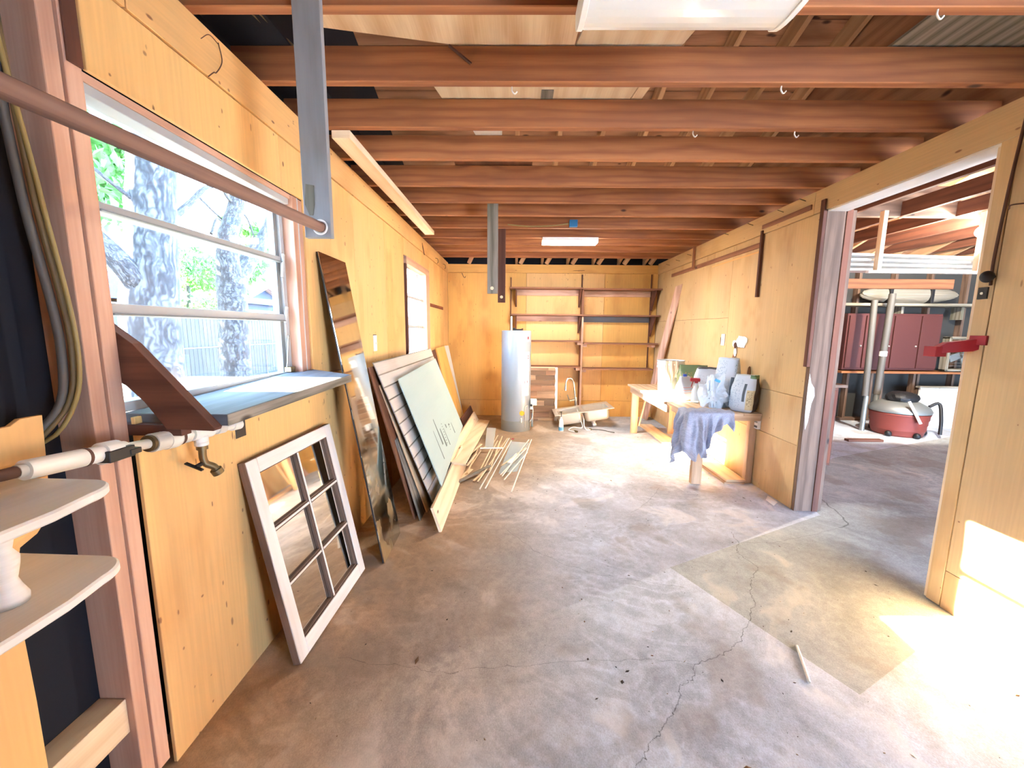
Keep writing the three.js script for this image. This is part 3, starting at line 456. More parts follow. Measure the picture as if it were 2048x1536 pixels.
{ // tall worn mirror
  const t = thing('mirror', 'tall narrow old mirror leaning against the left wall', 'mirror'), W = 0.36, L = 1.825, g = new THREE.PlaneGeometry(W - 0.004, L - 0.004).translate(W / 2, L / 2, 0.0072);
  part(t, 'glass', merge(g, bx(0, W, 0, L, 0.001, 0.007)), M.mirror); part(t, 'backing', bx(0.001, W - 0.001, 0.001, L - 0.001, -0.006, 0.001), M.black, 'black mirror backing');
  const X = V(-0.01, 0, -0.36).normalize(), Y0 = V(-0.29, 1.8, -0.05), Z = X.clone().cross(Y0).normalize(), Y = Z.clone().cross(X);
  t.quaternion.setFromRotationMatrix(new THREE.Matrix4().makeBasis(X, Y, Z)); t.position.set(-0.782, 0.002, -2.178);
}
// sheet goods: corners run near-bottom, far-bottom, far-top, near-top
const lean = (name, label, cat, m, A, B, C, D, t, grain = 0) => one(name, label, cat, sheet(A, B, C, D, t, grain), m);
lean('brown_panel', 'dark brown wood panel, nearest of the sheets leaning on the left wall', 'panel', M.brownpanel, [-0.735, 0.002, -2.74], [-0.735, 0.002, -4.2], [-1.03, 1.135, -4.2], [-1.0, 1.135, -2.655], 0.012, 1);
lean('plywood_strip', 'narrow rough plywood offcut standing in front of the brown panel', 'plywood', M.greywood, [-0.69, 0.002, -2.72], [-0.688, 0.002, -2.9], [-0.87, 0.62, -2.95], [-0.868, 0.6, -2.76], 0.01, 1);
lean('plywood_strip', 'long plywood edge strip between brown and grey panels', 'plywood', M.plyattic, [-0.67, 0.002, -2.85], [-0.66, 0.002, -3.3], [-0.965, 1.02, -3.2], [-0.96, 1.0, -2.74], 0.01, 1);
{ // grey beadboard: every board its own piece
  const t = thing('beadboard_panel', 'large pale grey beadboard panel leaning behind the whitish sheet', 'panel'), m = wood('#c2b9ad', '#aaa196', { seed: 51, rings: 4, grain: 0.15, fiber: 0.4, stain: 0.25, stainC: '#8a8073', knots: 0 });
  const A = V(-0.6, 0.004, -2.87), B = V(-0.6, 0.004, -4.7), D = V(-0.979, 1.165, -2.69), C = V(-0.985, 1.175, -4.527), n = 13;
  part(t, 'backing', sheet(A.toArray(), B.toArray(), C.toArray(), D.toArray(), 0.006).translate(-0.006, 0, 0), M.greywood);
  for (let k = 0; k < n; k++) { const f = (q) => [A.clone().lerp(D, q).toArray(), B.clone().lerp(C, q).toArray()], [a, b] = f(k / n + 0.004), [d, c] = f((k + 1) / n - 0.004); part(t, 'beadboard', sheet(a, b, c, d, 0.009, 0, 0.002), m); }
  settle(t);
}
{
  const m = wood('#a3b8b4', '#8fa39f', { seed: 52, rings: 3, grain: 0.12, fiber: 0.15, stain: 0.2, stainC: '#adb6b3', knots: 0, rough: 0.55 });
  const t = thing('wall_board', 'large whitish board with grey scuff marks leaning in front', 'panel');
  const A = V(-0.565, 0.19, -2.905), B = V(-0.6, 0.3, -4.38), C = V(-0.905, 1.07, -4.36), D = V(-0.885, 1.022, -2.925);
  part(t, 'board', sheet(A.toArray(), B.toArray(), C.toArray(), D.toArray(), 0.008), m);
  const mk = std({ color: new THREE.Color('#5f6765'), roughness: 0.8 }), at = (u, v) => A.clone().lerp(B, u).lerp(D.clone().lerp(C, u), v).add(V(0.0012, 0.0005, 0)).toArray();
  const streak = (u, v, l, w) => part(t, 'scuff', sheet(at(u, v), at(u + w, v), at(u + w * 0.75, v + l), at(u + w * 0.3, v + l * 0.97), 0.0012, 1, 0.0002), mk);
  for (const [u, v, l, w] of [[0.3, 0.2, 0.28, 0.016], [0.36, 0.14, 0.2, 0.02], [0.52, 0.26, 0.36, 0.014], [0.6, 0.24, 0.2, 0.022], [0.78, 0.3, 0.34, 0.012], [0.83, 0.28, 0.2, 0.018], [0.22, 0.1, 0.3, 0.008], [0.45, 0.1, 0.2, 0.01], [0.68, 0.1, 0.16, 0.012], [0.35, 0.6, 0.1, 0.006], [0.6, 0.68, 0.12, 0.006], [0.86, 0.6, 0.14, 0.006]]) streak(u, v, l, w * 1.5);
  for (let r = 0; r < 3; r++) for (let k = 0; k < 9; k++) { const u = 0.4 + 0.2 * r + 0.006 * k, v = 0.15 + 0.04 * r + 0.028 * k; part(t, 'stamp_mark', sheet(at(u, v), at(u + 0.014, v), at(u + 0.014, v + 0.01), at(u, v + 0.01), 0.0012, 0, 0.0002), mk); }
  settle(t);
}
lean('drywall_board', 'yellow painted board standing on edge in the left back corner', 'board', M.yellowB, [-0.80, 0.002, -5.2], [-0.79, 0.002, -5.95], [-1.02, 1.16, -5.6], [-1.027, 1.15, -5.07], 0.02, 1);
lean('drywall_board', 'pale unpainted board farthest into the left back corner', 'board', M.whitepaint, [-0.83, 0.002, -5.75], [-0.82, 0.002, -6.1], [-1.03, 1.15, -5.98], [-1.04, 1.155, -5.62], 0.02, 1);
lean('brown_panel', 'thin reddish brown board behind the yellow corner board', 'board', M.darkwood, [-0.86, 0.002, -4.95], [-0.84, 0.002, -5.3], [-1.06, 1.13, -5.15], [-1.06, 1.12, -4.85], 0.02, 1);
// boards along the floor in front of the sheets
lean('lumber_board', 'pale pine board on edge, nearest end towards the camera', 'board', M.pale, [-0.505, 0.002, -2.56], [-0.50, 0.002, -4.0], [-0.57, 0.185, -4.02], [-0.566, 0.172, -2.575], 0.02, 0);
one('lumber_board', 'short reddish board end standing in the left back corner', 'board', sheet([-0.66, 0.002, -5.2], [-0.62, 0.002, -6.0], [-0.69, 0.22, -6.05], [-0.74, 0.2, -5.2], 0.02), M.darkwood);
{ // corner trim of two boards, its near end propped on the pine board
  const t = thing('corner_trim', 'pale L-shaped corner trim of two boards propped on lumber', 'trim'), A = [-0.615, 0.19, -3.45], B = [-0.56, 0.02, -5.9];
  part(t, 'board', sheet([-0.585, 0.19, -3.47], [-0.57, 0.016, -5.95], [-0.6, 0.165, -5.9], [-0.62, 0.262, -3.52], 0.022), M.pale);
  part(t, 'board', sheet([-0.585, 0.19, -3.47], [-0.455, 0.18, -3.45], [-0.40, 0.016, -5.95], [-0.57, 0.016, -5.95], 0.02, 1), M.pale);
  settle(t);
}
{ // thin sticks, each its own
  const S = [[-0.08, -4.94, -0.31, -3.29], [-0.05, -4.76, -0.26, -3.29], [0.20, -4.75, -0.03, -3.20], [0.17, -4.80, -0.12, -3.55], [0.14, -4.33, -0.10, -3.52], [0.13, -4.42, -0.14, -3.62], [-0.17, -4.97, -0.25, -3.73], [-0.28, -4.36, -0.34, -3.72], [-0.10, -4.85, -0.34, -3.47], [-0.29, -4.61, -0.39, -4.45], [-0.43, -4.19, -0.49, -3.85], [-0.40, -4.50, -0.51, -4.16], [-0.44, -3.79, -0.52, -3.51], [-0.29, -3.73, -0.38, -3.46], [-0.28, -3.69, -0.34, -3.43], [-0.33, -5.16, -0.30, -4.72], [-0.23, -5.03, -0.28, -4.61], [-0.39, -4.30, -0.48, -3.63], [-0.43, -4.55, -0.46, -3.63], [-0.19, -4.67, -0.22, -4.24], [-0.22, -4.73, -0.32, -3.73], [0.12, -4.50, -0.14, -3.88]];
  const L = ['longest pale stick of the pile, ending nearest the camera at left', 'pale stick just right of the longest one in the pile', 'white stick farthest right on the floor, clear of the pile', 'white stick beside the rightmost one, under clear plastic', 'upper of two parallel sticks on the clear plastic', 'lower of two parallel sticks on the clear plastic'];
  Object.assign(L, { 9: 'short light stick between the pine boards and the white strip', 10: 'dark edged stick close along the pine trim', 12: 'widest flat stick, at the left end of the pile', 15: 'short stick lying lowest at the near left of the pile', 16: 'broken stick stub standing up at the far end of the pile', 21: 'thin stick farthest under the clear plastic' });
  S.forEach(([a, b, c, d], i) => { const w = i === 12 ? 0.05 : i > 8 && i < 14 ? 0.022 : 0.011, y = 0.006 + (i % 4) * 0.008; one('wood_stick', L[i] ?? 'thin pale wood stick in the loose pile on the floor', 'stick', bar([a, y + 0.012 * (i % 3), b], [c, y, d], w, 0.009), i < 6 ? M.whitepaint : M.pale, L[i] ? undefined : 'thin sticks in the loose pile'); });
  one('moulding_strip', 'grey flat moulding lying across the near end of the sticks', 'moulding', bar([-0.25, 0.05, -3.78], [-0.52, 0.02, -3.42], 0.035, 0.012), M.greywood);
  one('moulding_strip', 'white flat strip pointing right from the stick pile', 'moulding', bar([-0.14, 0.045, -4.39], [-0.40, 0.05, -4.35], 0.035, 0.008), M.white);
  one('moulding_strip', 'short white channel piece at the right of the stick pile', 'moulding', bar([0.03, 0.01, -4.28], [-0.06, 0.01, -3.97], 0.05, 0.014), M.white);
  one('paper_tag', 'small red tag on top of the stick pile', 'tag', bx(-0.05, -0.015, 0.035, 0.04, -4.82, -4.78), M.red);
  one('plastic_sheet', 'clear plastic sheet on the floor right of the sticks', 'plastic sheet', sheet([-0.16, 0.004, -3.7], [0.02, 0.004, -3.75], [0.17, 0.03, -4.7], [-0.05, 0.02, -4.75], 0.003), M.plasticfilm);
  one('plastic_sheet', 'clear plastic sheet behind the sticks near the pine boards', 'plastic sheet', sheet([-0.36, 0.02, -4.5], [-0.26, 0.02, -4.5], [-0.26, 0.1, -5.1], [-0.38, 0.1, -5.1], 0.003), M.plasticfilm);
}
{ // ---------------------------------------------------------------- water heater
  const t = thing('water_heater', 'grey cylindrical tank water heater by the back wall', 'water heater'), R = 0.205, Hh = 1.385, sh = phys({ color: new THREE.Color('#8c9295'), roughness: 0.32, clearcoat: 0.4, clearcoatRoughness: 0.25 });
  part(t, 'tank', lathe([[0, 0.015], [R - 0.01, 0.015], [R, 0.025], [R, Hh - 0.014], [R - 0.004, Hh - 0.004], [R - 0.016, Hh], [0, Hh]], 56), sh);
  part(t, 'base_skirt', lathe([[R - 0.02, 0], [R + 0.002, 0], [R + 0.002, 0.14], [R + 0.004, 0.145], [R, 0.15]], 56), std({ color: new THREE.Color('#84867f'), roughness: 0.4 }));
  // labels printed on thin curved stickers
  const sticker = (name, a0, a1, y0, y1, m, r = R + 0.001, p = t) => { const g = new THREE.CylinderGeometry(r, r, y1 - y0, 14, 1, true, a0, a1 - a0).translate(0, (y0 + y1) / 2, 0); return part(p, name, g, m); };
  const print = (W, H, f) => { const c = document.createElement('canvas'); c.width = W; c.height = H; const x = c.getContext('2d'); x.fillStyle = '#f4f1ea'; x.fillRect(0, 0, W, H); f(x, W, H); const q = new THREE.CanvasTexture(c); q.colorSpace = THREE.SRGBColorSpace; return std({ map: q, roughness: 0.5 }); };
  const lines = (x, y0, y1, W, col = '#777') => { x.fillStyle = col; for (let y = y0; y < y1; y += 9) x.fillRect(10, y, (W - 20) * (0.6 + 0.4 * h2(y, 3, 8)), 3); };
  sticker('brand_label', 0.35, 1.0, 1.24, 1.33, print(160, 80, (x, W, H) => { x.fillStyle = '#b5252f'; x.beginPath(); x.arc(132, 40, 22, 0, TAU); x.fill(); x.fillStyle = '#222'; x.beginPath(); x.arc(132, 34, 8, 0, TAU); x.fill(); }));
  sticker('rating_label', 0.62, 1.05, 0.83, 1.1, print(100, 200, (x, W, H) => { x.fillStyle = '#c5303a'; x.beginPath(); x.moveTo(72, 22); x.lineTo(88, 48); x.lineTo(56, 48); x.fill(); x.beginPath(); x.moveTo(72, 84); x.lineTo(88, 58); x.lineTo(56, 58); x.fill(); lines(x, 105, 190, W); }));
  sticker('warning_label', 0.42, 1.02, 0.5, 0.82, print(140, 240, (x, W, H) => { x.fillStyle = '#c9525a'; x.fillRect(6, 66, W - 12, 4); x.fillRect(6, 150, W - 12, 4); lines(x, 12, 60, W); x.fillStyle = '#b04a52'; x.fillRect(36, 88, 14, 26); x.fillRect(92, 84, 18, 24); lines(x, 164, 230, W); }));
  sticker('energy_tag', 1.3, 1.42, 0.95, 1.1, std({ color: new THREE.Color('#d9bf45'), roughness: 0.5 }), R + 0.004);
  part(t, 'round_tag', cyl([0.085, 0.265, 0.195], [0.086, 0.265, 0.203], 0.034, 0.034, 24), std({ color: new THREE.Color('#e9a619'), roughness: 0.5 }), 'round orange tag'); part(t, 'drain_valve', merge(cyl([0.075, 0.19, 0.19], [0.078, 0.19, 0.225], 0.011, 0.011, 12), cyl([0.078, 0.19, 0.222], [0.078, 0.14, 0.232], 0.009, 0.007, 12)), M.white);
  const g = part(t, 'gas_valve', merge(bx(0.205, 0.29, 0.36, 0.44, 0.03, 0.11), cyl([0.25, 0.4, 0.1], [0.25, 0.4, 0.135], 0.036, 0.032, 8), bx(0.2, 0.24, 0.3, 0.36, 0.05, 0.1)), M.white); part(g, 'knob', cyl([0.215, 0.36, 0.11], [0.215, 0.36, 0.125], 0.016, 0.016, 12), M.black);
  part(t, 'gas_tube', tube([[0.165, 0.36, 0.13], [0.13, 0.35, 0.165], [0.125, 0.2, 0.17], [0.128, 0.06, 0.168]], 0.006), M.steel); part(t, 'gas_tube', tube([[0.24, 0.31, 0.08], [0.235, 0.2, 0.1], [0.2, 0.13, 0.12]], 0.005), M.steel); part(t, 'discharge_pipe', cyl([0.232, 0.05, 0.07], [0.232, 0.24, 0.07], 0.016, 0.016, 14), M.aludark);
  part(t, 'pipe_nipple', cyl([-0.07, Hh, 0.02], [-0.07, Hh + 0.19, 0.02], 0.011, 0.011, 14), M.white); part(t, 'pipe_nipple', cyl([0.08, Hh, 0.02], [0.08, Hh + 0.03, 0.02], 0.012, 0.012, 14), M.rust); part(t, 'top_fitting', merge(bx(-0.03, 0.07, Hh, Hh + 0.02, -0.03, 0.05), bx(-0.05, -0.02, Hh, Hh + 0.035, 0, 0.04)), M.black);
  t.position.set(0.0, 0, -5.47); t.userData.kind = 'thing';
}
{ // sheet of mosaic strips in metal edge trim
  const t = thing('tile_panel', 'panel of mixed brown wood-look strips leaning beside the heater', 'tile panel'), cols = ['#b98f6c', '#a57a5b', '#8a6a4e', '#c4a07c', '#7c6148'].map((c, i) => wood(c, '#6f5440', { seed: 61 + i, rings: 10, knots: 0, W: 256, grain: 0.35 }));
  const z = (y) => -5.97 - 0.09 * y, B = (x0, x1, y0, y1, m, n = 'strip', f = 0) => part(t, n, sheet([x0, y0, z(y0) + f], [x1, y0, z(y0) + f], [x1, y1, z(y1) + f], [x0, y1, z(y1) + f], 0.012), m);
  B(0.21, 0.6, 0, 0.83, M.pale, 'backing', -0.012);
  const hs = [0.05, 0.09, 0.09, 0.08, 0.035, 0.11, 0.09, 0.08, 0.075, 0.075, 0.04]; let y = 0.004;
  hs.forEach((h, i) => { const s = [0.35, 0.52, 0.28, 0.44, 0.6, 0.33, 0.4, 0.55, 0.3, 0.46, 0.5][i]; B(0.21, s - 0.002, y, y + h - 0.004, cols[i % 5]); if (s < 0.59) B(s, 0.6, y, y + h - 0.004, cols[(i * 2 + 3) % 5]); y += h; });
  const e = [[0.598, 0.0]]; for (let i = 0; i <= 12; i++) e.push([0.64, i * 0.069]); for (let i = 12; i >= 0; i--) e.push([0.598 + (i % 2 ? 0.012 : 0), i * 0.069]);
  part(t, 'edge_trim', outline(e.slice(1), 0.012, [0, 0, -5.975], [1, 0, 0], [0, 1, -0.09], 1), M.white); settle(t);
}
{ // ---------------------------------------------------------------- steel sink with its tap
  const t = thing('sink', 'old double steel sink lying tilted on the floor', 'sink'), m = std({ color: new THREE.Color('#d9d1c2'), roughness: 0.35, metalness: 0.55 });
  const tilt = (g) => g.rotateZ(0.155).translate(0.565, 0.175, -5.75);
  const rim = new THREE.Shape(); rim.moveTo(0, 0); rim.lineTo(0.84, 0); rim.lineTo(0.84, 0.5); rim.lineTo(0, 0.5);
  for (const [a, b] of [[0.05, 0.39], [0.43, 0.79]]) { const h = new THREE.Path(); h.moveTo(a + 0.03, 0.06); h.lineTo(b - 0.03, 0.06); h.quadraticCurveTo(b, 0.06, b, 0.09); h.lineTo(b, 0.37); h.quadraticCurveTo(b, 0.4, b - 0.03, 0.4); h.lineTo(a + 0.03, 0.4); h.quadraticCurveTo(a, 0.4, a, 0.37); h.lineTo(a, 0.09); h.quadraticCurveTo(a, 0.06, a + 0.03, 0.06); rim.holes.push(h); }
  const rg = new THREE.ExtrudeGeometry(rim, { depth: 0.004, bevelEnabled: true, bevelThickness: 0.003, bevelSize: 0.004, bevelSegments: 2 }).rotateX(-Math.PI / 2).translate(0, 0, 0.25);
  part(t, 'rim', tilt(rg), m);
  const bowl = (a, b, d) => { const r = 0.06, n = 8, q = []; [[b - r, 0.19 - r], [a + r, 0.19 - r], [a + r, -0.15 + r], [b - r, -0.15 + r]].forEach(([cx, cz], s) => { for (let i = 0; i <= n; i++) q.push([cx, cz, ((s + i / n) * Math.PI) / 2]); });
    const ring = (y, k) => q.map(([cx, cz, an]) => { const mx = (a + b) / 2, mz = 0.025; const x = cx + r * Math.cos(an), z = cz + r * Math.sin(an); return [mx + (x - mx) * k, y, mz + (z - mz) * k]; });
    const R = [ring(0, 1), ring(-d * 0.75, 0.97), ring(-d * 0.93, 0.93), ring(-d, 0.84)], g = new THREE.BufferGeometry(), v = [], ix = []; for (const k of R) for (const w of k) v.push(...w); const N = q.length;
    for (let k = 0; k < 3; k++) for (let i = 0; i < N; i++) { const j = (i + 1) % N; ix.push(k * N + i, k * N + j, (k + 1) * N + i, k * N + j, (k + 1) * N + j, (k + 1) * N + i); }
    v.push((a + b) / 2, -d, 0.025); for (let i = 0; i < N; i++) ix.push(3 * N + i, 3 * N + (i + 1) % N, 4 * N);
    g.setAttribute('position', new THREE.Float32BufferAttribute(v, 3)); g.setIndex(ix); g.computeVertexNormals(); return g; };
  part(t, 'bowl', tilt(bowl(0.05, 0.39, 0.165)), m); part(t, 'bowl', tilt(bowl(0.43, 0.79, 0.165)), m);
  part(t, 'drain', merge(cyl([1.15, 0.095, -5.72], [1.15, 0.06, -5.72], 0.045, 0.035, 18), cyl([1.15, 0.06, -5.72], [1.16, 0.03, -5.7], 0.028, 0.024, 14), cyl([1.16, 0.03, -5.7], [1.17, 0, -5.69], 0.034, 0.03, 14)), M.white);
  const T = part(t, 'tap', merge(cyl([0.93, 0.23, -5.98], [0.915, 0.38, -5.98], 0.027, 0.024, 18), tube([[0.915, 0.37, -5.98], [0.895, 0.5, -5.97], [0.88, 0.6, -5.96], [0.845, 0.665, -5.95], [0.79, 0.67, -5.93], [0.76, 0.62, -5.92], [0.755, 0.56, -5.92]], 0.0135, 40, 14), cyl([0.755, 0.575, -5.92], [0.754, 0.49, -5.92], 0.016, 0.022, 16)), M.chrome, 'chrome gooseneck tap');
  part(T, 'handle', merge(cyl([0.915, 0.34, -5.98], [0.82, 0.325, -5.95], 0.018, 0.016, 12), cyl([0.82, 0.33, -5.95], [0.785, 0.42, -5.93], 0.011, 0.007, 10)), M.chrome);
  part(t, 'supply_hose', merge(tube([[0.93, 0.23, -5.97], [0.94, 0.12, -5.6], [0.93, 0.04, -5.4], [0.8, 0.05, -5.38], [0.74, 0.02, -5.35], [0.82, 0.008, -5.3]], 0.006, 60), tube([[0.95, 0.23, -5.96], [0.985, 0.14, -5.6], [0.97, 0.05, -5.42], [1.0, 0.01, -5.4], [1.06, 0.01, -5.42]], 0.007, 50)), M.white); part(t, 'hose_nut', merge(cyl([0.82, 0.012, -5.32], [0.85, 0.012, -5.28], 0.016, 0.016, 8), cyl([1.04, 0.014, -5.43], [1.075, 0.014, -5.42], 0.014, 0.014, 8)), M.brass); part(t, 'side_spray_hose', tube([[1.05, 0.006, -5.45], [1.2, 0.006, -5.42], [1.36, 0.006, -5.28]], 0.006), M.cablegrey);
  settle(t);
}
{
  const t = thing('soap_bottle', 'small white pump bottle in front of the tilted sink', 'bottle');
  part(t, 'bottle', lathe([[0, 0], [0.034, 0], [0.036, 0.01], [0.033, 0.1], [0.024, 0.16], [0.012, 0.18], [0.01, 0.2], [0, 0.2]], 20), M.white); part(t, 'label_band', lathe([[0.0362, 0.012], [0.0362, 0.06]], 20), std({ color: new THREE.Color('#5f9cc0'), roughness: 0.5 })); part(t, 'pump', merge(cyl([0, 0.2, 0], [-0.003, 0.27, 0], 0.005), bx(-0.03, 0.01, 0.265, 0.275, -0.007, 0.007)), M.black); t.position.set(0.635, 0.001, -5.36); t.rotation.y = 0.4;
}
{ // ---------------------------------------------------------------- shelving on the back wall
  const t = thing('shelving', 'brown wood shelving of four levels fixed to the back wall', 'shelving'), zb = -6.318;
  const B = (x0, x1, y, d, m = M.shelfwood) => part(t, 'shelf_board', bx(x0, x1, y - 0.022, y, zb, zb + d), m);
  B(-0.11, 1.0, 2.035, 0.24); B(1.0, 2.19, 2.025, 0.24); B(-0.09, 1.0, 1.635, 0.24); B(1.0, 2.18, 1.63, 0.24); B(-0.09, 0.995, 1.235, 0.24); B(1.035, 2.17, 1.205, 0.24); B(-0.09, 0.99, 0.835, 0.24); B(1.03, 2.12, 0.81, 0.24);
  for (const [x0, x1, y, m] of [[-0.02, 0.98, 2.012, M.apron], [1.05, 2.1, 2.0, M.apron], [-0.02, 0.98, 1.612, M.apron], [1.05, 2.1, 1.606, M.sill]]) part(t, 'cleat_rail', bx(x0, x1, y - 0.085, y, zb, zb + 0.02), m);
  part(t, 'upright', bx(1.0, 1.03, 0, 2.02, zb, zb + 0.16), M.shelfwood); part(t, 'upright', bx(1.006, 1.024, 2.03, 2.25, zb, zb + 0.03), M.darkwood); part(t, 'upright', bx(1.002, 1.03, 0.005, 1.6, zb + 0.16, zb + 0.18), M.apron);
  const br = (x, y, h = 0.26) => part(t, 'bracket', outline([[0, 0], [0.2, 0], [0.2, -0.03], [0.03, -h], [0, -h]], 0.02, [x, y, zb], [0, 0, 1], [0, 1, 0], 1), M.darkwood);
  for (const [y, k] of [[2.01, 0], [1.61, 1]]) { br(0.0, y); br(0.985, y); br(2.12, y - 0.005, 0.3); }
  for (const [x, y] of [[0.96, 1.21], [0.95, 0.81], [1.05, 1.18], [1.05, 0.786], [2.1, 1.18]]) part(t, 'block', bx(x - 0.02, x + 0.04, y - 0.04, y, zb, zb + 0.2), M.apron);
  part(t, 'upright', bx(2.085, 2.1, 0.78, 2.26, zb, zb + 0.02), M.darkwood); part(t, 'upright', bx(-0.1, -0.085, 1.3, 2.2, zb, zb + 0.02), M.darkwood); settle(t);
}
lean('lumber_board', 'long grey board leaning diagonally on the right wall near the back corner', 'board', M.apron, [2.03, 0.002, -6.24], [2.05, 0.002, -6.07], [2.18, 2.02, -5.38], [2.176, 2.0, -5.56], 0.02, 1);
{ // ---------------------------------------------------------------- workbench along the right wall
  const t = thing('workbench', 'rough timber workbench along the right wall', 'workbench'), y = 0.675, z0 = -3.455, z1 = -5.34;
  for (let k = 0; k < 4; k++) { const x0 = 1.545 + k * 0.162; part(t, 'top_plank', bx(x0, x0 + 0.159, y - 0.022, y, z0 + rr(-0.004, 0.004), k < 1 ? -3.98 : z1, 2), M.bench); }
  part(t, 'top_plank', bx(1.525, 1.7, y - 0.024, y + 0.001, -3.99, z1, 2), M.bench);
  part(t, 'front_apron', bx(1.56, 2.19, y - 0.068, y - 0.022, z0 - 0.005, z0 - 0.03, 0), M.bench); part(t, 'side_apron', bx(1.56, 1.58, y - 0.11, y - 0.022, -3.99, z1 + 0.01, 2), M.bench); part(t, 'side_apron', bx(1.6, 1.62, y - 0.09, y - 0.022, z0 - 0.03, -3.99, 2), M.bench);
  const leg = (x, z, w = 0.085, d = 0.04) => part(t, 'leg', bx(x, x + w, 0, y - 0.023, z, z - d), M.bench);
  leg(1.625, -3.49, 0.09, 0.05); leg(1.58, -5.28, 0.09, 0.04); leg(2.132, -3.52, 0.062, 0.05); leg(2.09, -5.28);
  part(t, 'brace', bar([1.69, 0.1, -5.31], [1.8, 0.62, -5.31], 0.02, 0.04, [0, 0, 1]), M.bench); settle(t);
}
one('lumber_board', 'wide pine board on the floor under the near end of the bench', 'board', bx(1.95, 2.128, 0.022, 0.042, -3.5, -4.6), M.pale);
one('lumber_board', 'board lying directly under another board below the bench', 'board', bx(1.935, 2.12, 0, 0.02, -3.5, -4.62), M.bench);
one('lumber_board', 'pine board on the floor under the far end of the bench', 'board', bx(1.83, 2.02, 0, 0.02, -4.7, -5.75), M.pale);
{
  const t = thing('wall_outlet', 'small box with dark label on the wall beside the bench end', 'outlet'); part(t, 'box', bx(2.17, 2.199, 0.53, 0.615, -3.47, -3.53), M.white); part(t, 'label_band', bx(2.1695, 2.17, 0.54, 0.56, -3.475, -3.525), M.cablegrey); part(t, 'label_band', bx(2.1695, 2.17, 0.585, 0.6, -3.475, -3.525), M.aludark); settle(t);
}
for (const [x, z0, z1, y0, label, s] of [[2.199, -4.2, -4.27, 1.25, 'white switch plate on the right wall above the bench', -1], [-1.085, -2.985, -3.05, 1.225, 'white switch plate on the left wall beside the tall mirror', 1]]) {
  const t = thing('switch_plate', label, 'switch'); part(t, 'plate', bx(x, x + s * 0.007, y0, y0 + 0.12, z0, z1, 1, 0.003), M.white); part(t, 'toggle', bx(x + s * 0.007, x + s * 0.018, y0 + 0.052, y0 + 0.068, (z0 + z1) / 2 - 0.004, (z0 + z1) / 2 + 0.004), M.white); if (s < 0) part(t, 'gap', bx(x, x - 0.004, y0 + 0.01, y0 + 0.085, z1 - 0.004, z1 - 0.018), M.black); else part(t, 'gap', bx(x, x + 0.004, y0 + 0.12, y0 + 0.126, z0, z1), M.black); settle(t);
}
function blob(r, sx, sy, sz, amp, f, seed, det = 3) { const g = new THREE.IcosahedronGeometry(r, det), p = g.attributes.position; for (let i = 0; i < p.count; i++) { const v = V().fromBufferAttribute(p, i), n = 1 + amp * (fbm(v.x * f / r + 7, v.y * f / r + v.z * f / r * 1.7 + 3, 3, seed) - 0.5) * 2; p.setXYZ(i, v.x * n * sx, v.y * n * sy, v.z * n * sz); } g.computeVertexNormals(); return g; }
{
  const t = thing('foam_plug', 'white foam blob on the right wall with brown drips under it', 'foam'); part(t, 'foam', merge(blob(0.07, 0.22, 0.8, 1.25, 0.35, 1.4, 5).translate(2.192, 1.3, -3.88), blob(0.05, 0.22, 0.8, 0.9, 0.35, 1.4, 6).translate(2.192, 1.275, -3.99), blob(0.03, 0.25, 1.6, 0.8, 0.3, 1.4, 7).translate(2.193, 1.2, -3.975)), M.white);
  part(t, 'hole', blob(0.024, 0.3, 1.3, 0.9, 0.2, 1.5, 8).translate(2.181, 1.262, -3.965), M.rust); part(t, 'drip', merge(blob(0.035, 0.12, 1.9, 0.8, 0.2, 1.2, 9).rotateX(0.35).translate(2.197, 1.13, -4.0), blob(0.035, 0.1, 2.2, 0.8, 0.2, 1.2, 10).translate(2.197, 1.0, -3.72)), std({ color: new THREE.Color('#8a5a30'), roughness: 0.8 })); settle(t);
}
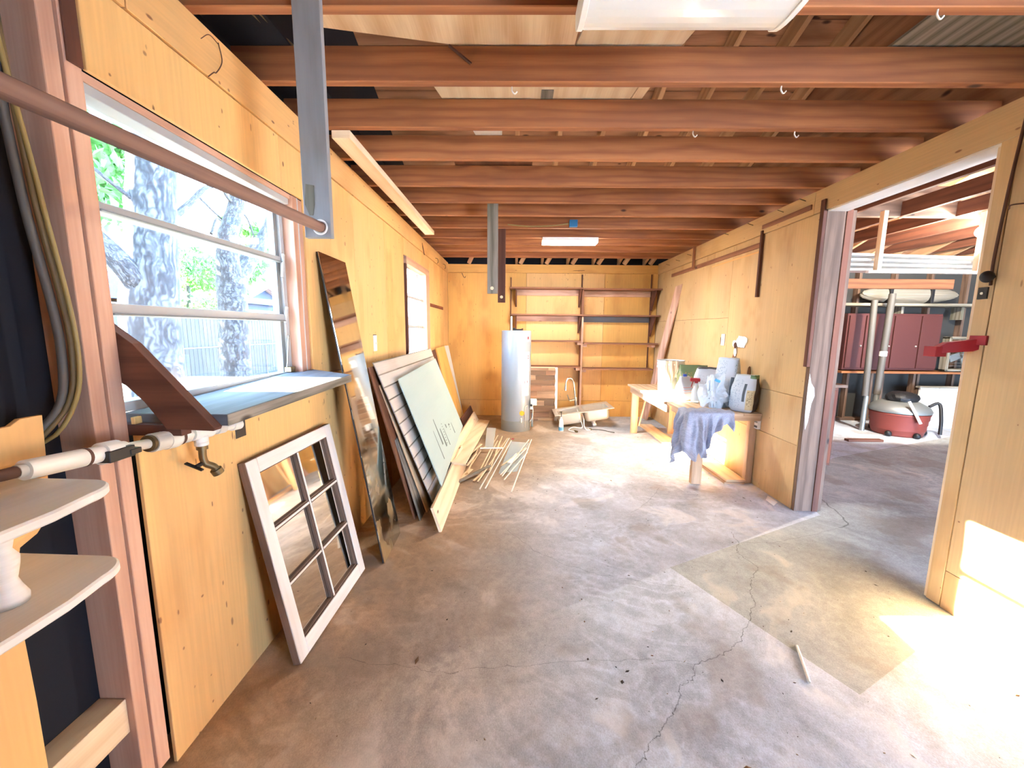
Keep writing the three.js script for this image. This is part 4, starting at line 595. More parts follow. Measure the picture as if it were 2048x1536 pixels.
{ // five gallon bucket with a rag
  const t = thing('bucket', 'white plastic bucket with a grey rag over its rim', 'bucket'), r = 0.152, m = std({ color: new THREE.Color('#c3cbd0'), roughness: 0.4 });
  part(t, 'body', lathe([[0, 0.004], [0.13, 0], [0.135, 0.01], [r - 0.006, 0.28], [r + 0.004, 0.285], [r + 0.004, 0.3], [r - 0.004, 0.303], [r - 0.004, 0.318], [r + 0.006, 0.322], [r + 0.006, 0.336], [r, 0.34], [r, 0.362], [r + 0.008, 0.366], [r + 0.006, 0.373], [r - 0.004, 0.372], [r - 0.008, 0.36], [0.128, 0.02], [0, 0.018]], 48), m);
  const g = new THREE.CylinderGeometry(r - 0.0045, 0.139, 0.22, 12, 1, true, -0.25, 0.75).translate(0, 0.145, 0); part(t, 'label', g, std({ color: new THREE.Color('#6f7b80'), roughness: 0.5 })); part(t, 'label', new THREE.CylinderGeometry(r - 0.0035, 0.141, 0.07, 12, 1, true, 0.05, 0.1).translate(0, 0.18, 0), M.white);
  for (let k = 0; k < 4; k++) part(t, 'mark', new THREE.CylinderGeometry(0.1385 + 0.0049 * k, 0.1383 + 0.0049 * k, 0.005, 8, 1, true, -1.25, 0.3).translate(0, 0.07 + 0.07 * k, 0), M.cablegrey);
  part(t, 'handle', tube(Array.from({ length: 13 }, (_, i) => { const a = (i / 12) * Math.PI; return [-(r + 0.012) * Math.cos(a), 0.325 - 0.11 * Math.sin(a), -(r + 0.012) * 0.85 * Math.sin(a)]; }), 0.0025, 40, 6), M.steel); t.position.set(1.872, 0.676, -4.775);
  const rag = new THREE.PlaneGeometry(0.14, 0.34, 18, 28), p = rag.attributes.position; for (let i = 0; i < p.count; i++) { let x = p.getX(i), v = p.getY(i) + 0.17, L = 0.34 - v; const tp = 1 - 0.75 * smoothstep(L, 0.16, 0.34), a = x * tp / (r + 0.012) - 0.28, fold = 0.008 * Math.sin(x * 95 + 2 * Math.sin(L * 14)), rad = L < 0.06 ? r - 0.02 + fold * 0.4 : r + 0.012 + fold; const y = L < 0.06 ? 0.375 - (0.06 - L) * 0.9 : 0.381 - (L - 0.06) * 0.97; p.setXYZ(i, Math.sin(a) * rad, y, Math.cos(a) * rad); } rag.computeVertexNormals();
  const c = thing('rag', 'grey striped rag draped over the white bucket', 'rag'); part(c, 'cloth', rag, std({ map: tex(64, 64, (i) => (i % 8 < 3 ? [122, 117, 110] : [168, 163, 156])), roughness: 0.95, side: THREE.DoubleSide })); c.position.set(1.872, 0.676, -4.775);
}
// a standing sack: rounded base, bulging middle, crimped or folded top
function sack(w, d, h, o = {}) {
  const { seed = 1, pinch = 0.12, lean = [0, 0], wr = 0.05, slump = 0 } = o, N = 40, K = 30, pos = [], uv = [], ix = [];
  for (let j = 0; j <= K; j++) for (let i = 0; i <= N; i++) {
    const v = j / K, a = (i / N) * TAU, e = 4, ca = Math.cos(a), sa = Math.sin(a), q = Math.pow(Math.pow(Math.abs(ca), e) + Math.pow(Math.abs(sa), e), -1 / e);
    const bul = v < 0.1 ? lerp(0.82, 1, Math.sqrt(v / 0.1)) : 1 + 0.06 * Math.sin(v * 3), dp = lerp(1, pinch, smoothstep(v, 0.45, 1)) * bul, wp = bul * (1 - 0.1 * smoothstep(v, 0.6, 1));
    const n = 1 + wr * 2 * (fbm(3 + ca * 2 + v * 3, sa * 2 + v * 5 + seed, 4, seed) - 0.5), hh = h * (v - slump * v * v * 0.2);
    pos.push((w / 2) * ca * q * wp * n + lean[0] * v * v, hh * (1 + 0.05 * (fbm(ca * 2 + 9, sa * 2, 3, seed + 3) - 0.5) * v), (d / 2) * sa * q * dp * n + lean[1] * v * v); uv.push(i / N, v);
  }
  for (let j = 0; j < K; j++) for (let i = 0; i < N; i++) { const a = j * (N + 1) + i, b = a + 1, c = a + N + 1, e = c + 1; ix.push(a, c, b, b, c, e); }
  const base = pos.length / 3; pos.push(0, 0, 0); uv.push(0.5, 0); for (let i = 0; i < N; i++) ix.push(i, i + 1, base); const top = base + 1; pos.push(lean[0], h * (1 - slump * 0.2), lean[1]); uv.push(0.5, 1); for (let i = 0; i < N; i++) ix.push(K * (N + 1) + i + 1, K * (N + 1) + i, top);
  const g = new THREE.BufferGeometry(); g.setAttribute('position', new THREE.Float32BufferAttribute(pos, 3)); g.setAttribute('uv', new THREE.Float32BufferAttribute(uv, 2)); g.setIndex(ix); g.computeVertexNormals(); return g;
}
function sackPrint(base, f) { const c = document.createElement('canvas'); c.width = 512; c.height = 256; const x = c.getContext('2d'); x.fillStyle = base; x.fillRect(0, 0, 512, 256); f(x); const t = new THREE.CanvasTexture(c); t.colorSpace = THREE.SRGBColorSpace; return std({ map: t, roughness: 0.42 }); }
const scribble = (x, x0, y0, w, h, col, dx, seed) => { x.fillStyle = col; for (let a = 0; a < w; a += dx) for (let b = 0; b < h; b += 12) for (let k = 0; k < 3; k++) { x.globalAlpha = 0.75; if (h2(a + k, b, seed) < 0.6) x.fillRect(x0 + a + dx * 0.8 * h2(a, b + k, seed), y0 + b + 12 * h2(k, b + a, seed), 2 + 5 * h2(b, a + k, seed), 2 + 3 * h2(b, a, seed + k)); } x.globalAlpha = 1; };
{ // sacks; u 0.75 is the side facing the room's middle front (-z is 0.75, +z 0.25)
  const put = (name, label, cat, g, m, x, z, ry, grp) => { const o = thing(name, label, cat); part(o, 'sack', g, m); o.position.set(x, 0.676, z); o.rotation.y = ry; return o; };
  put('soil_sack', 'dark green sack behind the milky jug on the bench', 'sack', sack(0.3, 0.2, 0.38, { seed: 4, wr: 0.1, slump: 0.5 }), sackPrint('#55684c', (x) => { x.fillStyle = '#c9cbb8'; x.fillRect(60, 60, 60, 120); scribble(x, 130, 60, 90, 120, '#b97a3a', 16, 3); }), 2.0, -4.45, -0.3);
  put('soil_sack', 'crumpled grey and white sack with folded top in the middle of the bench', 'sack', sack(0.27, 0.18, 0.39, { seed: 9, wr: 0.14, pinch: 0.3, lean: [0.03, 0.02], slump: 0.5 }), sackPrint('#b9bdc1', (x) => { x.fillStyle = '#4f4a46'; x.fillRect(0, 0, 512, 16); scribble(x, 40, 60, 420, 90, '#9aa3a8', 18, 5); }), 2.01, -4.12, -0.5);
  put('soil_sack', 'tallest sack on the bench, white with dark side bar', 'sack', sack(0.2, 0.15, 0.47, { seed: 12, wr: 0.05, pinch: 0.45 }), sackPrint('#c2cbd2', (x) => { scribble(x, 120, 14, 110, 140, '#8fa3ad', 15, 11); scribble(x, 120, 160, 80, 80, '#c2b79c', 12, 14); x.fillStyle = '#4d5358'; x.fillRect(70, 96, 18, 116); scribble(x, 4, 20, 58, 210, '#7f968a', 9, 2); scribble(x, 450, 30, 60, 190, '#7f968a', 9, 2); x.fillStyle = '#7d95b8'; x.fillRect(64, 216, 26, 26); }), 2.045, -3.8, -0.85);
  put('soil_sack', 'squat sack with dark brown side, nearest the end of the bench', 'sack', sack(0.2, 0.17, 0.335, { seed: 15, wr: 0.05, pinch: 0.5, lean: [0.015, 0] }), sackPrint('#c0c8cf', (x) => { x.fillStyle = '#3a2417'; x.fillRect(0, 0, 40, 256); x.fillRect(430, 0, 90, 256); x.fillStyle = '#5f7a4a'; x.fillRect(0, 0, 90, 22); x.fillRect(430, 0, 90, 22); x.fillStyle = '#c9b48a'; x.fillRect(40, 100, 50, 136); scribble(x, 56, 110, 22, 90, '#6d5c3c', 10, 21); x.fillStyle = '#4f565c'; x.fillRect(98, 60, 16, 120); scribble(x, 126, 30, 100, 190, '#8295a8', 20, 22); }), 2.085, -3.57, -0.95);
}
{
  const t = thing('jug', 'milky plastic jug with blue cap beside the bucket', 'jug'); part(t, 'body', sack(0.14, 0.14, 0.25, { seed: 30, wr: 0.015, pinch: 0.3 }), sackPrint('#c6ced3', (x) => { for (let k = 0; k < 6; k++) { x.fillStyle = k % 2 ? '#9db3cf' : '#d38d8d'; x.fillRect(40, 110 + k * 14, 160, 6); } })); part(t, 'cap', cyl([0, 0.245, 0], [0, 0.275, 0], 0.021, 0.02, 18), std({ color: new THREE.Color('#27408f'), roughness: 0.4 })); part(t, 'grip', tube([[0.03, 0.23, 0], [0.075, 0.22, 0.01], [0.08, 0.16, 0.01], [0.06, 0.12, 0.01]], 0.012, 20, 10), M.white); t.position.set(1.775, 0.676, -4.13); t.rotation.y = 0.4;
}
{
  const t = thing('spray_bottle', 'clear spray bottle with a red trigger head', 'spray bottle'); part(t, 'bottle', lathe([[0, 0], [0.038, 0], [0.04, 0.01], [0.038, 0.12], [0.02, 0.17], [0.014, 0.21], [0, 0.21]], 22), phys({ color: new THREE.Color('#e6eef2'), transmission: 0.5, roughness: 0.25, thickness: 0 })); const h = part(t, 'spray_head', merge(bx(-0.06, 0.035, 0.215, 0.25, -0.013, 0.013, 0, 0.006), cyl([0, 0.2, 0], [0, 0.22, 0], 0.017)), M.red); part(h, 'trigger', bar([-0.03, 0.215, 0], [-0.045, 0.16, 0], 0.012, 0.008), M.red); t.position.set(1.83, 0.676, -3.98); t.rotation.y = -0.3;
}
one('plastic_bag', 'crumpled clear white plastic bag in front of the sacks', 'bag', blob(0.15, 0.72, 1.0, 0.6, 1.05, 2.6, 44, 6).translate(1.88, 0.815, -3.72), phys({ color: new THREE.Color('#e6eef4'), roughness: 0.3, transmission: 0.35, thickness: 0 }));
one('bottle_cap', 'bright blue cap among the plastic bag folds', 'cap', cyl([1.9, 0.93, -3.7], [1.905, 0.95, -3.695], 0.03, 0.026, 16), std({ color: new THREE.Color('#5db6ea'), roughness: 0.4 }));
{ // cloth hanging over the near corner of the bench
  const nx = 64, ny = 44, g = new THREE.PlaneGeometry(1, 1, nx, ny), p = g.attributes.position, y0 = 0.683;
  for (let j = 0, i = 0; j <= ny; j++) for (let k = 0; k <= nx; k++, i++) {
    const s = lerp(-0.2, 0.40, k / nx), q = j / ny; // s runs round the corner: left side, then front
    const hang = s < -0.13 ? lerp(0.2, 0.52, smoothstep(s, -0.2, -0.13)) : s < 0.0 ? lerp(0.52, 0.37, smoothstep(s, -0.13, -0.02)) : s < 0.1 ? 0.37 + 0.07 * Math.abs(Math.sin(s * 44)) : lerp(0.42, 0.1, Math.pow(smoothstep(s, 0.1, 0.36), 0.8)) + 0.07 * smoothstep(s, 0.35, 0.4);
    const top = 0.1 + 0.06 * Math.sin(s * 9), tot = top + hang, d = q * tot - top; // d below zero lies on the top
    const cx = s < 0 ? 1.54 : 1.54 + s, cz = s < 0 ? -3.45 + s : -3.45, ox = s < -0.03 ? -1 : s > 0.03 ? 0 : -0.7 * (0.5 - s / 0.06), oz = s < -0.03 ? 0 : s > 0.03 ? 1 : 0.7 * (0.5 + s / 0.06);
    if (d < 0) { const f = 0.004 + 0.012 * Math.abs(Math.sin(s * 26 + 3 * d)) * Math.min(1, -d * 18); p.setXYZ(i, cx - ox * (-d) + (s < 0 ? 0 : 0), y0 + f, cz - oz * (-d)); }
    else { const w = smoothstep(d, 0, 0.14), f = (0.013 + 0.045 * w * (0.5 + 0.5 * Math.sin(s * 62 + 2.5 * Math.sin(d * 8))) + 0.012 * w * Math.sin(s * 131 + d * 9)), sl = s > 0.15 ? 0.5 * d * (s - 0.15) : 0; p.setXYZ(i, cx + ox * f - sl + 0.1 * d * w * Math.sin(s * 17), y0 - d + 0.003, cz + oz * f); }
  }
  g.computeVertexNormals();
  one('towel', 'grey blue towel draped over the near corner of the bench', 'towel', g, std({ map: tex(256, 256, (i, j) => { const f = 0.88 + 0.2 * (fbm(i / 3, j / 3, 3, 71) - 0.5) + 0.14 * (fbm(i / 26, j / 20, 3, 72) - 0.5); return [178 * f, 181 * f, 196 * f]; }), roughness: 0.95, side: THREE.DoubleSide }));
}
// ---------------------------------------------------------------- door hardware on the near jamb
{
  const t = thing('metal_bracket', 'red painted steel bar bracket on the near door jamb', 'bracket'); part(t, 'plate', bx(2.188, 2.2, 1.345, 1.39, -1.94, -1.87), M.red); part(t, 'arm', outline([[0, 0], [0.11, -0.02], [0.15, -0.05], [0.15, -0.075], [0.02, -0.06], [0, -0.05]], 0.06, [2.2, 1.375, -1.9], [-1, 0, -0.55], [0, 1, 0], 0), M.red); part(t, 'hook_lip', bx(2.06, 2.115, 1.285, 1.335, -1.96, -2.02), M.red); settle(t);
}
{
  const t = thing('door_knob', 'round black knob on the near door jamb', 'knob'); part(t, 'knob', new THREE.SphereGeometry(0.027, 24, 16).scale(1, 1, 0.8).translate(2.172, 1.66, -1.895), M.black); part(t, 'shank', cyl([2.172, 1.66, -1.895], [2.2, 1.66, -1.895], 0.011), M.black); settle(t);
  const p = thing('latch_plate', 'small black latch plate under the knob', 'latch'); part(p, 'plate', bx(2.19, 2.199, 1.56, 1.615, -1.9, -1.94), M.black); part(p, 'screw', cyl([2.19, 1.587, -1.92], [2.187, 1.587, -1.92], 0.006), M.steel); settle(p);
}
one('foam_strip', 'thin white bent strip lying on the floor near the sun patch', 'strip', tube([[1.27, 0.006, -1.6], [1.245, 0.007, -1.54], [1.215, 0.006, -1.47], [1.19, 0.006, -1.415]], 0.006, 20, 8).scale(1, 1, 1), M.white);
one('paper_scrap', 'white paper scrap on the floor beside the door jamb', 'scrap', sheet([2.1, 0.002, -3.05], [2.18, 0.002, -3.12], [2.16, 0.03, -3.22], [2.09, 0.012, -3.14], 0.002), M.white);
{ // leaf bits, chips and grit nobody could count
  const n = 420, g = new THREE.OctahedronGeometry(1, 0), o = new THREE.InstancedMesh(g, std({ color: 0xffffff, roughness: 0.9 }), n), m = new THREE.Matrix4(), q = new THREE.Quaternion(), R = mulberry(77), C = ['#2f261f', '#4a3a2a', '#6b4f35', '#1f1c1a', '#8a7a62', '#b3a184'];
  for (let i = 0; i < n; i++) { const z = -0.95 - Math.pow(R(), 1.3) * 4.6, x = -0.95 + R() * 3.05, s = 0.002 + R() * R() * R() * 0.016; q.setFromEuler(new THREE.Euler(0, R() * TAU, 0)); m.compose(V(x, 0.0012, z), q, V(s * (0.6 + R()), 0.0012 + 0.12 * s, s * (0.3 + 0.4 * R()))); o.setMatrixAt(i, m); o.setColorAt(i, new THREE.Color(C[Math.floor(R() * C.length)])); }
  o.name = 'debris'; o.castShadow = o.receiveShadow = true; o.userData = { label: 'leaf bits and wood chips scattered over the concrete floor', category: 'debris', kind: 'stuff' }; scene.add(o);
}
// ---------------------------------------------------------------- the dark room beyond the doorway
{
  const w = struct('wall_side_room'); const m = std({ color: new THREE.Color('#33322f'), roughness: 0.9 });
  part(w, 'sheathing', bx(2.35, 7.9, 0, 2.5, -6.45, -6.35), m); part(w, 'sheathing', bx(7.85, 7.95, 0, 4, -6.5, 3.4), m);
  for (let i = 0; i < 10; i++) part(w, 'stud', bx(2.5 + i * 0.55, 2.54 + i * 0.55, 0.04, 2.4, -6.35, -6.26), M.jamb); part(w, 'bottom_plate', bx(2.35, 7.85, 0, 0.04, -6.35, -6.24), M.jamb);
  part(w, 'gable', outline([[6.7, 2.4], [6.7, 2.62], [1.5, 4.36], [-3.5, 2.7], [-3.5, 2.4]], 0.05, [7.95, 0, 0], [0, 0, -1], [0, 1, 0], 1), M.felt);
  const c = struct('ceiling_side_room');
  for (let i = 0; i < 9; i++) part(c, 'joist', bx(2.75 + i * 0.55, 2.79 + i * 0.55, 2.56, 2.7, -6.4, -2.2, 2), M.darkwood);
  part(c, 'beam', bx(2.45, 7.8, 2.56, 2.85, -4.2, -4.26), M.jamb); part(c, 'beam', bx(2.45, 7.8, 2.43, 2.55, -1.4, -1.45), M.jamb);
}
{ // hanging lumber rack
  const t = thing('lumber_rack', 'ceiling-hung rack holding long white boards in the side room', 'rack');
  for (const x of [3.515, 4.48]) part(t, 'hanger', bx(x, x + 0.04, 1.98, 2.56, -4.0, -4.05), M.pale); part(t, 'hanger', bx(3.35, 3.46, 2.0, 2.56, -4.3, -4.35), M.darkwood);
  part(t, 'crosspiece', bx(3.42, 4.6, 1.975, 2.0, -3.98, -4.02), M.whitepaint); part(t, 'crosspiece', bx(2.7, 4.6, 1.86, 1.96, -4.3, -4.34), M.joist2); settle(t);
  const L = ['topmost white board on the hanging rack', 'upper middle white board on the hanging rack', 'lower middle white board on the hanging rack', 'lowest white board on the hanging rack'];
  for (let k = 0; k < 4; k++) one('rack_board', L[k], 'board', bar([2.6, 2.155 - k * 0.04 + (3 - k) * 0.01, -4.15 - 0.02 * k], [5.0, 2.12 - k * 0.033, -4.12 - 0.03 * k], 0.16, 0.022), M.white);
}
{
  const t = thing('ceiling_lamp', 'glowing bare bulb under the side room ceiling', 'lamp'), p = [4.66, 2.41, -4.17];
  part(t, 'bulb', new THREE.SphereGeometry(0.055, 20, 14).translate(...p), std({ color: new THREE.Color('#ffffff'), emissive: new THREE.Color(1, 0.93, 0.8), emissiveIntensity: 14, roughness: 0.5 }), 'bright frosted bulb'); part(t, 'socket', cyl([p[0], p[1] + 0.05, p[2]], [p[0], 2.56, p[2]], 0.025), M.white); settle(t);
  const l = new THREE.PointLight(new THREE.Color(1, 0.93, 0.8), 1.2, 0, 2); l.position.set(...p); l.castShadow = true; scene.add(l);
}
{ // red cupboards and shelves on the far wall
  const m = std({ color: new THREE.Color('#4f2723'), roughness: 0.5 }), t = thing('wall_cabinet', 'dull red cupboard row on the side room back wall', 'cabinet');
  part(t, 'carcass', bx(4.95, 6.35, 0.84, 1.68, -6.25, -6.02), m); for (const [a, b] of [[4.97, 5.2], [5.22, 5.62], [5.64, 6.02], [6.04, 6.33]]) { const d = part(t, 'door', bx(a, b, 0.87, 1.65, -6.015, -5.995), m); part(d, 'knob', new THREE.SphereGeometry(0.014, 10, 8).translate(b - 0.04, 1.2, -5.985), M.steel); } settle(t);
  const s = thing('wall_shelf', 'long shelf under the red cupboards in the side room', 'shelf'); part(s, 'board', bx(4.9, 7.4, 0.79, 0.82, -6.25, -5.95), M.joist2); part(s, 'bracket', bx(5.5, 5.54, 0.04, 0.79, -6.2, -6.12), M.jamb); part(s, 'bracket', bx(6.15, 6.19, 0.04, 0.79, -6.2, -6.12), M.jamb); settle(s);
  const u = thing('wall_shelf', 'high pale shelf across the side room back wall', 'shelf'); part(u, 'board', bx(4.7, 7.4, 1.79, 1.83, -6.25, -5.95), M.greywood); for (const x of [4.9, 5.8, 6.7]) part(u, 'bracket', bx(x, x + 0.04, 1.6, 1.79, -6.25, -6.1), M.greywood); settle(u);
  const b = thing('storage_bundle', 'long pale wrapped bundle on the high shelf', 'bundle'); part(b, 'wrap', blob(0.5, 1.45, 0.26, 0.22, 0.1, 1.2, 88, 4).translate(5.85, 1.965, -6.1), M.greywood); part(b, 'strap', bx(5.5, 5.54, 1.835, 2.1, -6.2, -5.98), M.black); part(b, 'strap', bx(6.1, 6.14, 1.835, 2.1, -6.2, -5.98), M.black); settle(b);
  const pl = thing('steel_post', 'left grey steel post leaning before the red cupboards', 'post'); part(pl, 'tube', cyl([5.0, 0.5, -5.62], [5.03, 1.85, -5.7], 0.038), M.cablegrey); part(pl, 'foot', cyl([5.0, 0, -5.6], [5.02, 0.5, -5.62], 0.03), M.aludark); settle(pl);
  const pr = thing('steel_post', 'right grey steel post with a white band before the cupboards', 'post'); part(pr, 'tube', cyl([5.31, 0.5, -5.78], [5.36, 1.95, -5.8], 0.042), M.cablegrey); part(pr, 'band', cyl([5.329, 1.06, -5.788], [5.332, 1.13, -5.789], 0.046), M.white); part(pr, 'foot', cyl([5.3, 0, -5.78], [5.31, 0.5, -5.78], 0.035), M.aludark); settle(pr);
}
{
  const t = thing('utility_tub', 'round red plastic tub with a grey lid on the side room floor', 'tub'), m = std({ color: new THREE.Color('#84392e'), roughness: 0.5 });
  part(t, 'tub', lathe([[0, 0], [0.26, 0], [0.27, 0.02], [0.285, 0.08], [0.292, 0.09], [0.292, 0.15], [0.3, 0.16], [0.3, 0.22], [0.31, 0.23], [0.312, 0.29], [0.32, 0.295], [0.32, 0.32], [0, 0.32]], 40), m); part(t, 'lid', lathe([[0.325, 0.32], [0.33, 0.345], [0.3, 0.4], [0.2, 0.46], [0, 0.48]], 40), M.aludark); part(t, 'motor', blob(0.17, 1.1, 0.6, 1, 0.2, 1.3, 93).translate(0.02, 0.5, 0), M.black); part(t, 'hose', tube([[0.3, 0.4, 0.1], [0.4, 0.45, 0.12], [0.38, 0.25, 0.2], [0.34, 0.05, 0.25]], 0.02, 30, 8), M.black);
  for (const a of [0.3, 1.6, 2.6, 4.4]) part(t, 'caster', new THREE.SphereGeometry(0.04, 12, 8).translate(0.3 * Math.cos(a), 0.035, 0.3 * Math.sin(a)), M.black); part(t, 'lever', bar([-0.16, 0.5, 0.28], [-0.05, 0.22, 0.36], 0.03, 0.03), M.white); t.position.set(5.35, 0.001, -5.45);
}
{
  const t = thing('box_fan', 'pale square box fan on the shelf beside the cupboards', 'fan'), fr = (a, b, c, d) => part(t, 'frame', bx(a, b, c, d, -6.05, -5.93, undefined, 0.02), M.greywood); fr(6.42, 6.46, 0.83, 1.35); fr(6.93, 6.97, 0.83, 1.35); fr(6.42, 6.97, 1.31, 1.35); fr(6.42, 6.97, 0.83, 0.87);
  for (let k = 1; k < 10; k++) part(t, 'grille_bar', bx(6.46, 6.93, 0.87 + k * 0.044, 0.874 + k * 0.044, -5.94, -5.936), M.aludark); for (let k = 0; k < 4; k++) part(t, 'blade', bx(0, 0.2, -0.05, 0.05, -0.01, 0.01).rotateZ(k * Math.PI / 2 + 0.4).translate(6.695, 1.09, -5.99), M.aludark); part(t, 'hub', cyl([6.695, 1.09, -6.02], [6.695, 1.09, -5.95], 0.05), M.cablegrey); settle(t);
}
{ const t = thing('panel_stack', 'low white ribbed panel standing on the side room floor', 'panel'); for (let k = 0; k < 5; k++) part(t, 'board', bx(5.95 + k * 0.28, 6.225 + k * 0.28, 0.002, 0.6, -5.82, -5.79, 1), M.whitepaint); part(t, 'cap', bx(5.92, 7.36, 0.6, 0.625, -5.84, -5.77), M.greywood); settle(t); }
{ const t = thing('side_cabinet', 'brown wooden cabinet edge just behind the door jamb', 'cabinet'); part(t, 'carcass', bx(2.75, 3.19, 0.06, 0.86, -3.88, -4.4), M.darkwood); part(t, 'top', bx(2.72, 3.25, 0.86, 0.89, -3.85, -4.43), M.jamb); part(t, 'foot', bx(2.8, 3.1, 0, 0.06, -3.92, -4.35), M.darkwood); part(t, 'door', bx(2.77, 3.17, 0.09, 0.83, -3.865, -3.88), M.stud); settle(t); }
one('timber_offcut', 'short dark timber offcut on the side room floor', 'timber', bx(4.3, 4.75, 0, 0.03, -4.98, -5.05), M.darkwood);
// ---------------------------------------------------------------- outside the left windows
{
  const gm = tex(512, 512, (i, j) => { const n = fbm(i / 40, j / 40, 5, 401), f = h2(i, j, 3); return mix3([12, 21, 5], [26, 32, 11], clamp(n * 0.9 + f * 0.3 - 0.2, 0, 1)); }); gm.repeat.set(8, 8);
  const g = struct('ground'); part(g, 'lawn', bx(-45, -1.32, -0.45, -0.3, -60, 25), std({ map: gm, roughness: 0.95 }));
  part(g, 'driveway', bx(-1.3, 14, -0.3, -0.11, 3.41, 22), std({ color: new THREE.Color('#d8d5cf'), roughness: 0.9 }));
  part(g, 'footing', bx(-1.32, 8, -0.45, -0.1, -6.6, 3.4), std({ color: new THREE.Color('#8e8a82'), roughness: 0.9 }));
}
{ // board fence, each board its own
  const t = thing('board_fence', 'weathered grey board fence across the back yard', 'fence'), A = V(-9.6, 0, -6.5), B = V(-9.6, 0, -36), n = 196, R = mulberry(5); const d = B.clone().sub(A).divideScalar(n);
  for (let k = 0; k < n; k++) { const a = A.clone().addScaledVector(d, k), h = 1.62 + 0.03 * R() + 0.004 * k, w = 0.135 + (k > 60 && k < 90 ? -0.012 : 0.008 * R()); part(t, 'fence_board', bx(a.x - 0.01, a.x + 0.01, -0.3, h, a.z, a.z - w, 1), M.fence); }
  for (const y of [0.2, 1.3]) part(t, 'fence_rail', bx(-9.7, -9.62, y, y + 0.09, -6.5, -36, 2), M.fence); settle(t);
  const r = thing('wire_fence', 'low galvanised pipe and wire fence before the board fence', 'fence'); part(r, 'top_rail', cyl([-9.2, 0.78, -6.5], [-9.2, 0.78, -19], 0.022, 0.022, 10), M.cablegrey); for (let k = 0; k < 6; k++) part(r, 'post', cyl([-9.2, -0.3, -7.5 - k * 2.3], [-9.2, 0.8, -7.5 - k * 2.3], 0.025, 0.025, 10), M.cablegrey); settle(r);
}
